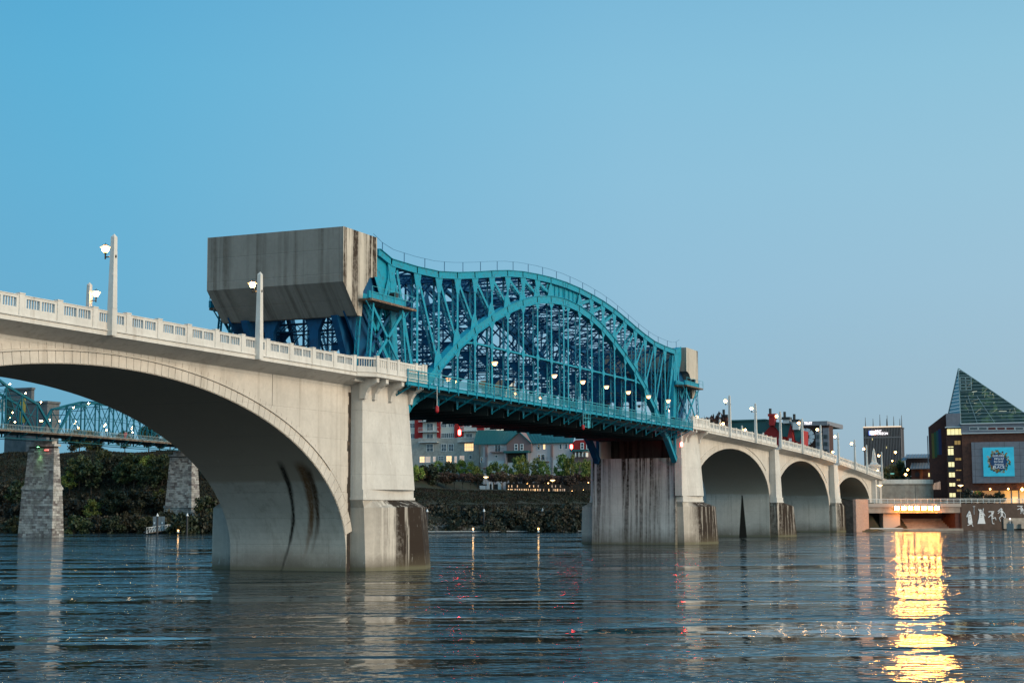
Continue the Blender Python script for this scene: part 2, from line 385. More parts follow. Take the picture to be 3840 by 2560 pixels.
def arch_span(label, xl, xr, xc, a, z0, b, posts, second=False, ring_=.95, detail=True):
    root = thing("concrete_arch_span", label, "bridge span", (xc, 81.25, 0), "concrete arch spans of the road bridge")
    az = lambda x: z0 + b * math.sqrt(max(0, 1 - ((x - xc) / a) ** 2))
    N = 72; xs = [xc - a * math.cos(math.pi * k / N) for k in range(N + 1)]
    m = MB(); top = lambda x: deckz(x) + .02
    for y, fl in ((YS0, 0), (YS1, 1)):
        for p, q in zip(xs, xs[1:]):
            w_ = [(p, y, az(p)), (q, y, az(q)), (q, y, top(q)), (p, y, top(p))]
            m.quad(*(w_ if not fl else w_[::-1]))
        for p, q in ((xl, xs[0]), (xs[-1], xr)):
            w_ = [(p, y, -2), (q, y, -2), (q, y, z0), (q, y, top(q)), (p, y, top(p))]
            m.quad(*(w_ if not fl else w_[::-1]))
    sf = MB()
    for p, q in zip(xs, xs[1:]): sf.quad((p, YS1, az(p)), (q, YS1, az(q)), (q, YS0, az(q)), (p, YS0, az(p)))
    build("arch_soffit", sf, M_SOFF, root)
    m.quad((xs[0], YS1, -2), (xs[0], YS1, z0), (xs[0], YS0, z0), (xs[0], YS0, -2)); m.quad((xs[-1], YS0, -2), (xs[-1], YS0, z0), (xs[-1], YS1, z0), (xs[-1], YS1, -2))
    m.quad((xl, YS0, -2), (xl, YS0, top(xl)), (xl, YS1, top(xl)), (xl, YS1, -2)); m.quad((xr, YS1, -2), (xr, YS1, top(xr)), (xr, YS0, top(xr)), (xr, YS0, -2))
    build("arch_barrel", m, M_CREAM, root)
    cornice(root, xl, xr)
    if detail:
        # voussoirs at equal steps along the curve
        T = [k / 400 * math.pi for k in range(401)]; pts = [(xc - a * math.cos(t), z0 + b * math.sin(t)) for t in T]
        acc = [0]
        for p, q in zip(pts, pts[1:]): acc.append(acc[-1] + math.hypot(q[0] - p[0], q[1] - p[1]))
        n = int(acc[-1] / .92)
        def on(s_):
            j = min(range(len(acc)), key=lambda k: abs(acc[k] - s_)) if False else int(np.searchsorted(acc, s_)); j = min(max(j, 1), len(acc) - 1)
            f = (s_ - acc[j - 1]) / (acc[j] - acc[j - 1]); t = T[j - 1] + (T[j] - T[j - 1]) * f
            x, z = xc - a * math.cos(t), z0 + b * math.sin(t); nx, nz = -math.cos(t) / a, math.sin(t) / b; l = math.hypot(nx, nz); return x, z, nx / l, nz / l
        def depth(x): return ring_ + .5 * ((x - xc) / a) ** 4
        def edge(s_, o):
            x, z, nx, nz = on(s_); return (x + nx * o, z + nz * o)
        for k in range(n):
            s0, s1 = acc[-1] * k / n + .03, acc[-1] * (k + 1) / n - .03
            x, z, nx, nz = on((s0 + s1) / 2)
            if z < z0 + .12 * b: continue
            d = depth(x)
            build("voussoir", MB().poly([edge(s0, .05), edge(s1, .05), edge(s1, d), edge(s0, d)], YS0 - .06, YS0 + .02), M_CREAM, root)
            if second and z > z0 + .30 * b:
                build("ring_stone", MB().poly([edge(s0, d + .17), edge(s1, d + .17), edge(s1, d + .17 + .45), edge(s0, d + .17 + .45)], YS0 - .035, YS0 + .02), M_CREAM, root)
        mm = MB(); prev = None
        for k in range(0, 121):
            s_ = acc[-1] * (.10 + .80 * k / 120); x = on(s_)[0]; d = depth(x); p, q = edge(s_, d + .02), edge(s_, d + .15)
            ring = [(p[0], YS0 + .01, p[1]), (p[0], YS0 - .17, p[1]), (q[0], YS0 - .17, q[1]), (q[0], YS0 + .01, q[1])]
            if prev: mm.loft([prev, ring], cap=(k in (1, 120)))
            prev = ring
        build("arch_moulding", mm, M_CREAM, root)
        for xj in (xc - a * .12, xc + a * .62):
            if az(xj) + ring_ + .8 < deckz(xj) - .9: build("expansion_joint", MB().box(xj, YS0 - .004, az(xj) + ring_ + .75, xj + .07, YS0 + .01, deckz(xj) - .7), M_DARKC, root)
    balustrade(root, posts)
    return root

def seq(a, b, st=4.0):
    r = [a]
    while r[-1] + st <= b + .01: r.append(r[-1] + st)
    return r
arch_span("long cream concrete arch span in the foreground at the left edge", 59.2, 134.33, 96.5, 37.05, 1.73, 15.45, seq(59.6, 131.6), second=True)
arch_span("concrete arch span outside the picture beyond the left edge", -26, 51, 12.5, 37.3, 1.73, 15.45, seq(-24, 48), detail=False)
arch_span("tall concrete arch span just right of the turquoise bridge", 256.0, 312.8, 284.3, 28.2, 7.7, 9.5, seq(259.4, 311.5), second=False, ring_=1.0)
arch_span("middle one of the three concrete arches right of the turquoise bridge", 316.4, 375.0, 345.5, 29.0, 5.5, 11.0, seq(315.4, 375.5), ring_=1.0)
arch_span("smallest concrete arch span, the last one before the bank on the right", 380.2, 433.5, 406.2, 25.8, 5.76, 8.1, seq(379.4, 443.5), ring_=1.0)

def rings(zs):
    out = []
    for z, xl, xr, yn, n in zs:
        w_ = xr - xl; yf = YM - yn
        out.append([(xl, yn, z), (xl + .14 * w_, yn - .30 * n, z), (xl + .62 * w_, yn - n, z), (xr, yn - .55 * n, z), (xr, yf + .55 * n, z), (xl + .62 * w_, yf + n, z), (xl + .14 * w_, yf + (.80 if n > 2 else .30) * n, z), (xl, yf + (.55 * n if n > 2 else 0), z)])
    return out
def pier(label, xl, xr, bw, ztop, n0=2.9, both=None):
    """xl..xr shaft, bw = extra width of the base to the right; both = 'L' or 'R' when the bridge leaf's open pocket is on that side"""
    root = thing("bridge_pier", label, "bridge pier", ((xl + xr) / 2, 81.25, 0), "concrete river piers of the road bridge")
    xb = xr + bw
    build("cutwater_base", MB().loft(rings([(-2, xl + .7, xb + .5, 73.1, n0 + .5), (0, xl + .7, xb + .3, 73.1, n0 + .4), (3, xl + .5, xb, 73.1, n0 + .2), (6.3, xl + .35, xb - .3, 73.15, n0)]), ), M_BASE, root)
    build("weathering_slope", MB().loft(rings([(6.302, xl + .35, xb - .3, 73.15, n0), (7.05, xl - .05, min(xb - .6, xr + .35), 73.1, .75)])), M_BASE, root)
    build("ledge_course", MB().loft(rings([(7.052, xl - .12, xr + .30, 72.98, .75), (7.30, xl - .12, xr + .30, 72.98, .75), (7.302, xl - .02, xr + .15, 73.04, .7), (8.1, xl - .02, xr + .12, 73.04, .7)])), M_SHAFT, root)
    if both is None:
        build("pier_shaft", MB().loft(rings([(8.102, xl, xr, 73.15, .6 if bw > 3 else .9), (ztop, xl + .1, xr - .1, 73.3, .02)])), M_SHAFT, root)
    else:
        for nm in (0, 1):
            rr = rings([(8.102, xl, xr, 73.15, 1.25), (ztop, xl + .05, xr - .3, 73.25, .05)])
            m = MB()
            sel = []
            for r in rr:
                near = r[0:4] + [(r[3][0], 75.0, r[3][2]), (r[0][0], 75.0, r[0][2])]
                sel.append(near if not nm else [(p[0], YM - p[1], p[2]) for p in reversed(near)])
            m.loft(sel); build("pier_shaft", m, M_SHAFT, root)
        xa, xz = (xl + .1, xr - .2)
        build("pier_body", MB().box(xa, 75.002, 8.102, xz, YM - 75.002, 14.35), M_WALLB, root)
        bx = (xa, xa + 5) if both == 'R' else (xz - 5, xz)
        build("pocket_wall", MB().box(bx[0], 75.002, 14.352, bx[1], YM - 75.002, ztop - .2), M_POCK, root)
    return root
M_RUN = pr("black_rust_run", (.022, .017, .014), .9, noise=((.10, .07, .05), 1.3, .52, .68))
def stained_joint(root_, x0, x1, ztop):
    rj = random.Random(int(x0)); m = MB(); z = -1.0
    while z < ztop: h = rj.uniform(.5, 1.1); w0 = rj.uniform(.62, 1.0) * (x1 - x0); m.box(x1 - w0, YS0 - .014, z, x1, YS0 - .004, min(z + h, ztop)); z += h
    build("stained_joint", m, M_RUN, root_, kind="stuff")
pA = pier("nearest concrete pier under the left end of the turquoise bridge", 134.35, 144.6, 1.2, 18.75, both='R')
pB = pier("wide streaked concrete pier under the right end of the turquoise bridge", 245.2, 255.9, 4.2, 18.75, n0=3.0, both='L')
# the broad rain-streaked wall that pier B shows to the river
build("river_wall", MB().loft([[(x0, 74.2, z), (x0, 88.9, z), (245.6, 88.9, z), (245.6, 74.2, z)] for z, x0 in ((-2, 244.2), (6.5, 244.7), (6.502, 244.85), (14.4, 245.1))]), M_WALLB, pB)
build("corner_pilaster", MB().box(244.6, 73.0, 8.1, 245.2, 74.198, 14.35), M_SHAFT, pB)
pier("slim concrete pier between the tall arch and the middle arch", 313.0, 316.9, 5.2, deckz(314) - .3, n0=2.3)
pier("slim concrete pier between the middle arch and the smallest arch", 375.3, 380.4, 4.2, deckz(377) - .3, n0=2.3)
pier("concrete pier outside the picture at the far left", 51.2, 59.0, 1.5, 18.75)

# ---- overlook bays over the two bascule piers
def overlook(pr_, xa, xb, zc, left):
    for near in (1, 0):
        Yf = (lambda y: y) if near else (lambda y: YM - y)
        plan = [(xa - 1.9, 72.55), (xa, 71.35), (xb, 71.35), (xb, 74.4), (xa - 1.9, 74.4)] if left else [(xa, 71.35), (xb, 71.35), (xb + 1.9, 72.55), (xb + 1.9, 74.4), (xa, 74.4)]
        m = MB()
        def ring(z, o): return [(x, Yf(y + (o if y < 73 else 0)), z) for x, y in plan]
        r = [ring(zc - .05, .22), ring(zc, 0), ring(zc + .40, 0), ring(zc + .405, -.08), ring(zc + .49, -.08)]
        m.loft(r if near else [list(reversed(q)) for q in r]); build("overlook_slab", m, M_PARA, pr_)
        zb = zc + .49
        px_ = [xa + .25, xa + (xb - xa) * .22, xa + (xb - xa) * .42, xa + (xb - xa) * .78, xb - .95, xb - .28] if left else [xa + .28, xa + .95, xa + (xb - xa) * .22, xa + (xb - xa) * .58, xa + (xb - xa) * .78, xb - .25]
        for x in px_: place("balustrade_post", POST, pr_, (x, Yf(71.52), zb), (0, 0, 0), (.9, 1, 1.03))
        for p, q in zip(px_, px_[1:]):
            L = q - p - .5
            if L < .3: continue
            m = MB(); y0, y1 = sorted((Yf(71.42), Yf(71.62))); m.box(p + .25, y0, zb, q - .25, y1, zb + .5); m.box(p + .25, y0, zb + 1.25, q - .25, y1, zb + 1.45)
            n = max(2, int(L / .42)); m.box(p + .25, y0 + .07, zb + .5, q - .25, y1 - .05, zb + 1.25)
            for k in range(n + 1): xx = p + .25 + L * k / n; m.box(xx - .06, y0, zb + .5, xx + .06, y1, zb + 1.25)
            build("overlook_panel", m, M_PARA, pr_)
        # diagonal return
        e0, e1 = ((xa - 1.9, 72.62), (xa + .1, 71.5)) if left else ((xb - .1, 71.5), (xb + 1.9, 72.62))
        m = MB(); a, b = Vector((e0[0], Yf(e0[1]), 0)), Vector((e1[0], Yf(e1[1]), 0)); u = b - a
        for z0_, z1_ in ((zb, zb + .5), (zb + 1.22, zb + 1.44)): m.beam(a + Vector((0, 0, (z0_ + z1_) / 2)), b + Vector((0, 0, (z0_ + z1_) / 2)), z1_ - z0_, .2, up=(u.y, -u.x, 0))
        for k in range(1, 8): p = a + u * (k / 8); m.beam(p + Vector((0, 0, zb + .5)), p + Vector((0, 0, zb + 1.22)), .09, .09)
        build("overlook_panel", m, M_PARA, pr_)
        for x in ([xa + .6, xa + 2.6, xa + 6.1, xb - .8] if left else [xa + .8, xa + 3.0, xb - 1.2]):
            m = MB(); prof = [(71.55, zc - .06), (71.55, zc - .5), (71.95, zc - .75), (72.35, zc - .95), (72.75, zc - 1.5), (72.85, zc - 2.1), (73.5, zc - 2.1), (73.5, zc - .06)]
            m.polyx([(Yf(y), z) for y, z in prof], x - .28, x + .28); build("corbel", m, M_SHAFT, pr_)
        m = MB(); m.box(xa - 1.5 if left else xa + .3, Yf(73.0), zc - .45, xb - .3 if left else xb + 1.5, Yf(74.45), zc - .052); build("corbel_beam", m, M_SHAFT, pr_)
overlook(pA, 133.9, 145.3, 19.25, True)
overlook(pB, 246.0, 256.6, 19.25, False)
build("deck_slab", MB().box(134.0, 74.402, 18.8, 145.2, YM - 74.402, 19.69), M_ASPH, pA)
build("deck_slab", MB().box(245.0, 74.402, 18.8, 256.0, YM - 74.402, 19.69), M_ASPH, pB)
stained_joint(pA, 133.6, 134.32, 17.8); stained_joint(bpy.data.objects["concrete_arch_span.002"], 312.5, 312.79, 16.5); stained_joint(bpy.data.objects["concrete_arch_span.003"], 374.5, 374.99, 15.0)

# ---- obelisk lamp posts
def lamp_meshes():
    p = MB()
    p.box(-.29, -.24, 0, .29, .24, 2.05)
    p.loft([[(-.27, -.24, 2.06), (.27, -.24, 2.06), (.27, .26, 2.06), (-.27, .26, 2.06)], [(-.19, -.15, 7.55), (.19, -.15, 7.55), (.19, .17, 7.55), (-.19, .17, 7.55)], [(0, 0, 7.80)] * 4])
    arm = MB(); arm.tube((0, .16, 6.05), (0, .78, 6.05), .045); arm.tube((0, .78, 5.90), (0, .78, 6.30), .06, 8); arm.lathe([(.06, 6.28), (.17, 6.42)], (0, .78, 0), 10)
    glass = MB(); glass.lathe([(.13, 6.40), (.25, 6.58), (.28, 6.82), (.20, 6.90)], (0, .78, 0), 12)
    brim = MB(); brim.lathe([(.29, 6.74), (.44, 6.80), (.29, 6.87)], (0, .78, 0), 14)
    cap = MB(); cap.lathe([(.29, 6.90), (.20, 7.0), (.03, 7.04), (.015, 7.16)], (0, .78, 0), 10)
    plate = MB(); plate.box(-.05, -.245, 5.95, .05, -.15, 6.15)
    return [(n_, b_.mesh(n_), mt) for n_, b_, mt in (("post", p, M_PARA), ("lamp_arm", arm, M_BLACK), ("lamp_glass", glass, M_LAMP), ("lamp_brim", brim, pr("glowing_brim", (.6, .55, .5), .5, emit=(1.0, .50, .18), es=2.2)), ("lamp_cap", cap, M_BLACK), ("fixing_plate", plate, M_BLACK))]
LM = lamp_meshes()
for _, me_, mt_ in LM: me_.materials.append(mt_)
def street_lamp(x, near, label, z=None):
    t = thing("street_lamp", label, "street lamp", (x, 72.36 if near else YM - 72.36, deckz(x) if z is None else z), "white obelisk street lamps along the road bridge", 0 if near else math.pi)
    for n_, me_, _ in LM:
        o = bpy.data.objects.new(n_, me_); C.objects.link(o); o.parent = t
    return t
street_lamp(93.3, 1, "tall white obelisk lamp post standing alone against the sky at the far left")
street_lamp(113.8, 1, "white obelisk lamp post in front of the big grey concrete counterweight")
street_lamp(112.8, 0, "short-looking white obelisk lamp post on the far parapet beside the tall one at the left")
ORD = ["first", "second", "third", "fourth", "fifth", "sixth", "seventh", "eighth", "ninth", "tenth"]
near_x = [273.8, 293.4, 314.7, 336.0, 356.0, 376.9, 398.9, 416.5, 440.5]
for i, x in enumerate(near_x): street_lamp(x, 1, f"{ORD[i]} tall white obelisk lamp right of the turquoise bridge on the near parapet")
for i, x in enumerate([311.2 - 42, 290.7, 311.2, 332.2, 352.0, 373, 395, 417]): street_lamp(x, 0, f"{ORD[i]} white obelisk lamp on the far parapet right of the turquoise bridge")
street_lamp(72.5, 1, "obelisk lamp on the near parapet just beyond the left edge")

# ================================================================== THE TURQUOISE BASCULE SPAN (two leaves that meet at XC)
XC = 193.0; YN, YF = 74.05, 87.7; LOWZ = 17.55
OFFS = [0.85, 5.4, 10.3, 15.2, 20.2, 25.1, 30.1, 35.0, 40.0, 45.4, 51.5]
TOPZ = [(0, 36.95), (.85, 36.93), (5.4, 36.85), (10.3, 36.6), (15.2, 36.25), (20.2, 35.7), (25.1, 34.95), (30.1, 34.1), (35, 33.35), (40, 32.75), (45.4, 32.5), (51.5, 32.45), (54.2, 33.1), (56.2, 33.9)]
ARCZ = [(0, 34.6), (.85, 34.6), (5.4, 34.35), (10.3, 33.7), (15.2, 32.65), (20.2, 31.2), (25.1, 29.5), (30.1, 27.55), (35, 25.2), (40, 22.35), (43, 20.35), (44.8, 19.0), (46.9, 17.9), (51.2, 14.45)]
tz = lambda o: interp(o, TOPZ); az_ = lambda o: interp(o, ARCZ)
def leaf(sg, label):
    root = thing("bascule_leaf", label, "drawbridge leaf", (XC + sg * 48, 81, 15), "two steel leaves of the turquoise drawbridge")
    X = lambda o: XC + sg * o
    P = lambda o, y, z: (X(o), y, z)
    def cyl(o, y, z): return Vector((X(o), y, z))
    for y in (YN, YF):
        near = y == YN; mt = M_TEAL if near else M_TEAL_SHADE
        yo = y - .42 if near else y + .42
        # chords
        for tab, dd, nm in ((TOPZ, .78, "top_chord"), (ARCZ, .98, "arch_chord")):
            m = MB()
            tb = [q for q in tab if not (nm == "top_chord" and q[0] > 56)]
            for (a, b), (c, d) in zip(tb, tb[1:]):
                a_ = a if a > .1 else .06
                u = Vector((X(c) - X(a_), 0, d - b)).normalized() * .12
                m.beam(Vector(P(a_, y, b - dd / 2)) - (u if a > 1 else u * 0), Vector(P(c, y, d - dd / 2)) + u, dd, .62)
                s_ = Vector((-u.z, 0, u.x)).normalized(); s_ = s_ if s_.z > 0 else -s_
                for e in (1, -1): m.beam(Vector(P(a_, y, b - dd / 2)) + s_ * e * (dd / 2), Vector(P(c, y, d - dd / 2)) + s_ * e * (dd / 2), .06, .86)
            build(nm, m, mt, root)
        # solid web round the crown
        m = MB(); pl = [P(.1, 0, tz(0) - .8), P(5.4, 0, tz(5.4) - .8), P(6.2, 0, tz(6.2) - .8), P(6.6, 0, az_(6.6) - .02), P(5.4, 0, az_(5.4) - .02), P(.1, 0, az_(0) - .02)]
        m.poly([(p[0], p[2]) for p in pl], y - .03, y + .03)
        for o in (.3, 1.9, 3.5, 5.1): m.beam(P(o, y, tz(o) - .8), P(o, y, az_(o)), .1, .34)
        build("crown_web_plate", m, mt, root)
        # posts and diagonals
        for i, o in enumerate(OFFS):
            t_, a_ = tz(o) - .8, az_(o)
            if 5.4 < o <= 51.5:
                m = MB().laced(P(o, y, t_), P(o, y, max(a_ - .1, LOWZ + 1.6)), .46, .62, .8); build("upper_post", m, mt, root)
                # gusset at the top chord
                g = MB(); w_ = .95; g.poly([(X(o - w_), tz(o - w_) - .75), (X(o + w_), tz(o + w_) - .75), (X(o + .35), t_ - 1.7), (X(o - .35), t_ - 1.7)], y - .36, y - .31); build("gusset_plate", g, mt, root)
            if o <= 40:
                m = MB().laced(P(o, y, a_ - .85), P(o, y, LOWZ + 1.5), .42, .62, .75); build("hanger_post", m, mt, root)
                sl = az_(o + .8) - a_; g = MB()
                g.poly([(X(o - 1.0), az_(max(o - 1.0, 0)) - .80), (X(o + 1.0), az_(o + 1.0) - .80), (X(o + .28), a_ - 1.75), (X(o - .28), a_ - 1.65)], y - .36, y - .31); build("gusset_plate", g, mt, root)
            if o >= 10.3 and i + 1 <= len(OFFS) - 1 + 0:
                pass
        for i in range(2, len(OFFS)):
            o1, o0 = OFFS[i], OFFS[i - 1]
            if o0 < 5: continue
            zt = tz(o1) - .95; zb = az_(o0) + .25 if o1 < 46 else LOWZ + 1.8
            if o1 < 12: zt = tz(o1) - .95
            build("diagonal", MB().laced(P(o1 - .25, y, zt), P(o0 + .25 if o1 < 46 else o0, y, max(zb, LOWZ + 1.8)), .42, .50, .85), mt, root)
            g = MB(); zg = az_(o0); g.poly([(X(o0 - .9), az_(o0 - .9) - .05), (X(o0 + 1.3), az_(o0 + 1.3) - .05), (X(o0 + .9), zg + .9), (X(o0 + .1), zg + 1.75), (X(o0 - .3), zg + 1.2)], y - .34, y - .30)
            if o1 < 46: build("gusset_plate", g, mt, root)
        # level strut half way up
        ms = MB(); zl = 25.6
        oo = [.85] + OFFS[1:8]
        for o0, o1 in zip([0] + oo[:-1], oo):
            if az_(o1) < zl + 1: o1_ = o1 - .3
            ms.beam(P(o0, y, zl), P(o1, y, zl if o1 < 34 else zl - .45), .22, .55)
        build("level_strut", ms, mt, root)
        for o in OFFS[1:7]:
            g = MB(); g.poly([(X(o - .55), zl + .12), (X(o - .2), zl + .5), (X(o + .2), zl + .5), (X(o + .55), zl + .12), (X(o + .55), zl - .12), (X(o + .2), zl - .5), (X(o - .2), zl - .5), (X(o - .55), zl - .12)], y - .35, y - .31); build("gusset_plate", g, mt, root)
        # bottom chord at deck level and heel legs
        m = MB(); m.beam(P(.1, y, LOWZ + 1.15), P(52, y, LOWZ + 1.15), .6, .5); build("bottom_chord", m, M_TEAL_SHADE if not near else M_TEAL, root)
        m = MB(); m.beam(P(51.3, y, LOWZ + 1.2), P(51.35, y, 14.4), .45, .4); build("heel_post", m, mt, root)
        # segmental girder between truss and counterweight
        m = MB(); m.poly([(X(49.8), 21.0), (X(51.8), 21.0), (X(52.3), 31.6), (X(50.8), 31.6)], y - .30, y + .30); build("main_post", m, mt, root)
        m = MB(); m.poly([(X(54.2), 20.0), (X(57.0), 20.0), (X(58.2), 23.2), (X(60.4), 25.9), (X(61.2), 28.0), (X(56.2), 32.8), (X(53.6), 32.4), (X(52.6), 26.4)], y + .35, y + .55); build("segmental_girder", m, M_TEAL_SHADE, root)
        for a, b in (((51.4, 31.5), (55.6, 22.2)), ((51.6, 21.3), (57.6, 27.2)), ((50.2, 31.4), (46.0, 19.6))):
            build("diagonal", MB().laced(P(a[0], y - .02, a[1]), P(b[0], y - .02, b[1]), .5, .5, .8), mt, root)
        m = MB(); m.poly([(X(51.0), 32.0), (X(53.4), 32.6), (X(55.6), 33.4), (X(55.6), 31.2), (X(52.0), 25.6)], y - .10, y - .02) if near else m.poly([(X(51.0), 32.0), (X(53.4), 32.6), (X(55.6), 33.4), (X(55.6), 31.2), (X(52.0), 25.6)], y + .02, y + .1)
        build("fan_plate", m, mt, root)
        # hand rail on the chord
        m = MB(); ro = [2.6 + 2.52 * k for k in range(21)]
        for o in ro[::2]: m.beam(P(o, y, tz(o) - .05), P(o, y, tz(o) + 1.15), .055, .055)
        pr_o = None
        for o in [0] + ro + [55]:
            if pr_o is not None: m.beam(P(pr_o, y, tz(pr_o) + 1.15), P(o, y, tz(o) + 1.15), .028, .028)
            pr_o = o
        build("chord_handrail", m, M_TEAL_SHADE, root)
    # cross frames between the two trusses
    def lat(a, b, h=.5, t=.07, pitch=.7, name="cross_strut"):
        """latticed strut across the bridge: two angles with zigzag between"""
        a, b = Vector(a), Vector(b); u = b - a; L = u.length; u.normalize(); m = MB(); hz = Vector((0, 0, h / 2))
        m.beam(a + hz, b + hz, .12, .24, up=(1, 0, 0)); m.beam(a - hz, b - hz, .12, .24, up=(1, 0, 0)); n = int(L / pitch)
        for k in range(n):
            s_ = 1 if k % 2 else -1; m.beam(a + u * (L * k / n) + hz * s_, a + u * (L * (k + 1) / n) - hz * s_, t, .05, up=(1, 0, 0))
        build(name, m, M_TEAL_SHADE, root)
    yi0, yi1 = YN + .3, YF - .3
    for i, o in enumerate(OFFS):
        if o < 1: lat(P(.9, yi0, tz(o) - .7), P(.9, yi1, tz(o) - .7), .6); lat(P(.9, yi0, 25.3), P(.9, yi1, 25.3), .6)
        else:
            lat(P(o, yi0, tz(o) - .65), P(o, yi1, tz(o) - .65), .55)
            if o <= 38: lat(P(o, yi0, az_(o) - .45), P(o, yi1, az_(o) - .45), .6)
            zl = 25.0 if o < 34 else 25.6
            lat(P(o, yi0, zl), P(o, yi1, zl), .75)
            # sway X above the strut
            zt = (az_(o) - 1.0 if o < 30 else tz(o) - 1.1); zb = zl + .5
            if zt - zb > 2:
                ym = (yi0 + yi1) / 2
                m = MB()
                for (y0, y1) in ((yi0, ym), (ym, yi1)):
                    m.beam(P(o, y0, zb), P(o, y1, zt), .18, .12, up=(1, 0, 0)); m.beam(P(o, y0, zt), P(o, y1, zb), .18, .12, up=(1, 0, 0))
                build("sway_brace", m, M_TEAL_SHADE, root)
            for y0, s_ in ((yi0, 1), (yi1, -1)): build("knee_brace", MB().polyx([(y0, zl - .4), (y0, zl - 2.0), (y0 + s_ * 1.6, zl - .4)], X(o) - .05, X(o) + .05), M_TEAL_SHADE, root)
            if i % 2 == 0 and o < 50: lat(P(o, yi0, 23.4), P(o, yi1, 23.4), .5)
    for (o0, o1) in zip(OFFS, OFFS[1:]):
        for ff in (lambda o: tz(o) - .45, lambda o: az_(o) - .5):
            if ff(o1) < 25 : continue
            ym = (yi0 + yi1) / 2; m = MB()
            for (y0, y1) in ((yi0, ym), (ym, yi1)):
                m.beam(P(o0, y0, ff(o0)), P(o1, y1, ff(o1)), .16, .14); m.beam(P(o0, y1, ff(o0)), P(o1, y0, ff(o1)), .16, .14)
            build("lateral_brace", m, M_TEAL_SHADE, root)
    # deck, floor beams, walkways
    m = MB(); m.box(X(.08), YN + .4, 19.05, X(52.4), YF - .4, 19.3); build("roadway_deck", m, M_DECK, root)
    m = MB()
    for k in range(9): yy = YN + 1.1 + k * 1.43; m.box(X(.1), yy - .12, 18.35, X(52), yy + .12, 19.04)
    build("stringers", m, M_DECK, root, kind="stuff")
    for o in OFFS + [48.5]:
        o = max(o, .5)
        m = MB(); m.box(X(o) - .10, YN + .25, LOWZ - .2, X(o) + .10, YF - .25, 18.9); m.box(X(o) - .24, YN + .25, LOWZ - .26, X(o) + .24, YF - .25, LOWZ - .2); build("floor_beam", m, M_DECK, root)
        for y in (YN, YF): m = MB(); m.poly([(X(o) - .42, 18.95), (X(o) + .42, 18.95), (X(o) + .13, LOWZ - .1), (X(o) - .13, LOWZ - .1)], y - .32 if y == YN else y + .27, y - .27 if y == YN else y + .32); build("deck_gusset", m, M_TEAL, root)
    for y, e in ((YN, -1), (YF, 1)):
        yo = y + e * 2.65
        for o in OFFS + [48.5]:
            o = max(o, .5)
            m = MB(); m.beam(P(o, y + e * .3, LOWZ + .05), P(o, yo - e * .1, 18.82), .14, .14, up=(1, 0, 0)); m.beam(P(o, y + e * .3, 18.98), P(o, yo, 18.98), .26, .16, up=(1, 0, 0)); m.beam(P(o, y + e * 1.2, 18.95), P(o, y + e * 1.2, 18.0), .14, .1)
            build("walkway_bracket", m, M_TEAL, root)
        m = MB(); m.box(X(.06), y + e * .45, 19.16, X(52.6), yo, 19.30); build("walkway_floor", m, M_TIMBER, root)
        m = MB(); m.box(X(.06), yo - .05 * e, 18.94, X(52.6), yo + .07 * e, 19.36); m.box(X(.06), yo + .07 * e, 18.94, X(52.6), yo + .16 * e, 18.99); m.box(X(.06), yo + .07 * e, 19.31, X(52.6), yo + .16 * e, 19.36)
        build("edge_channel", m, M_TEAL, root)
        if e < 0:
            m = MB(); m.box(X(.06), y + e * 1.9, 18.55, X(52), y + e * 1.8, 18.9); build("utility_pipe", m, M_DECK, root)
        n = 21
        for k in range(n + 1):
            o = .3 + 52.2 * k / n
            m = MB(); lowp = 18.6 if k % 2 == 0 else 18.75
            m.box(X(o) - .05, yo + e * .10, lowp, X(o) + .05, yo + e * .20, 20.6); build("railing_post", m, M_TEAL, root)
        for k in range(n):
            o0 = .3 + 52.2 * k / n; o1 = .3 + 52.2 * (k + 1) / n; m = MB(); ya = yo + e * .10; yb = yo + e * .14
            m.box(X(o0), ya, 20.50, X(o1), ya + e * .08, 20.57); m.box(X(o0), ya, 20.20, X(o1), yb, 20.25); m.box(X(o0), ya, 19.50, X(o1), yb, 19.55)
            for j in range(1, 16): xx = o0 + (o1 - o0) * j / 16; m.box(X(xx) - .014, ya + .005 * e, 19.55, X(xx) + .014, yb - .005 * e, 20.2)
            build("railing_panel", m, M_TEALR, root)
    # counterweight
    zt0 = 33.95 if sg < 0 else 33.25
    zz = zt0 - 33.95
    prof = [(62.95, zt0), (55.9, zt0), (55.85, 29.9 + zz), (57.45, 29.55 + zz), (58.8, 28.0 + zz), (59.05, 25.42 + zz), (59.95, 25.42 + zz), (62.9, 28.45 + zz)]
    for a_, b_, nm, mt in ((73.15, 73.20, "weathered_end_wall", M_CWE), (89.05, 89.1, "weathered_end_wall", M_CWE)):
        m = MB().poly([(X(o), z) for o, z in (prof if sg < 0 else prof[::-1])], a_, b_); build(nm, m, mt, root)
    prof2 = [(62.94, zt0 - .01), (55.9, zt0 - .01), (55.9, 29.9 + zz), (57.5, 29.55 + zz), (58.85, 28.0 + zz), (59.1, 25.43 + zz), (59.94, 25.43 + zz), (62.89, 28.45 + zz)]
    m = MB().poly([(X(o), z) for o, z in (prof2 if sg < 0 else prof2[::-1])], 73.201, 89.049); build("counterweight", m, M_CW, root)
    # arms that carry the counterweight
    for y in (YN + 1.5, YF - 1.5, ):
        m = MB(); m.poly([(X(60.5), 25.5), (X(57.8), 25.5), (X(54.8), 20.0), (X(57.6), 20.0)], y - .35, y + .35); build("counterweight_arm", m, M_TEAL_SHADE, root)
    for y in (78.6, 83.9):
        m = MB(); m.polyx([(y - 1.1, 25.5), (y + 1.1, 25.5), (y + .5, 24.2), (y + .45, 20), (y - .45, 20), (y - .5, 24.2)], X(58.6), X(59.2)); build("portal_leg", m, M_TEAL_SHADE, root)
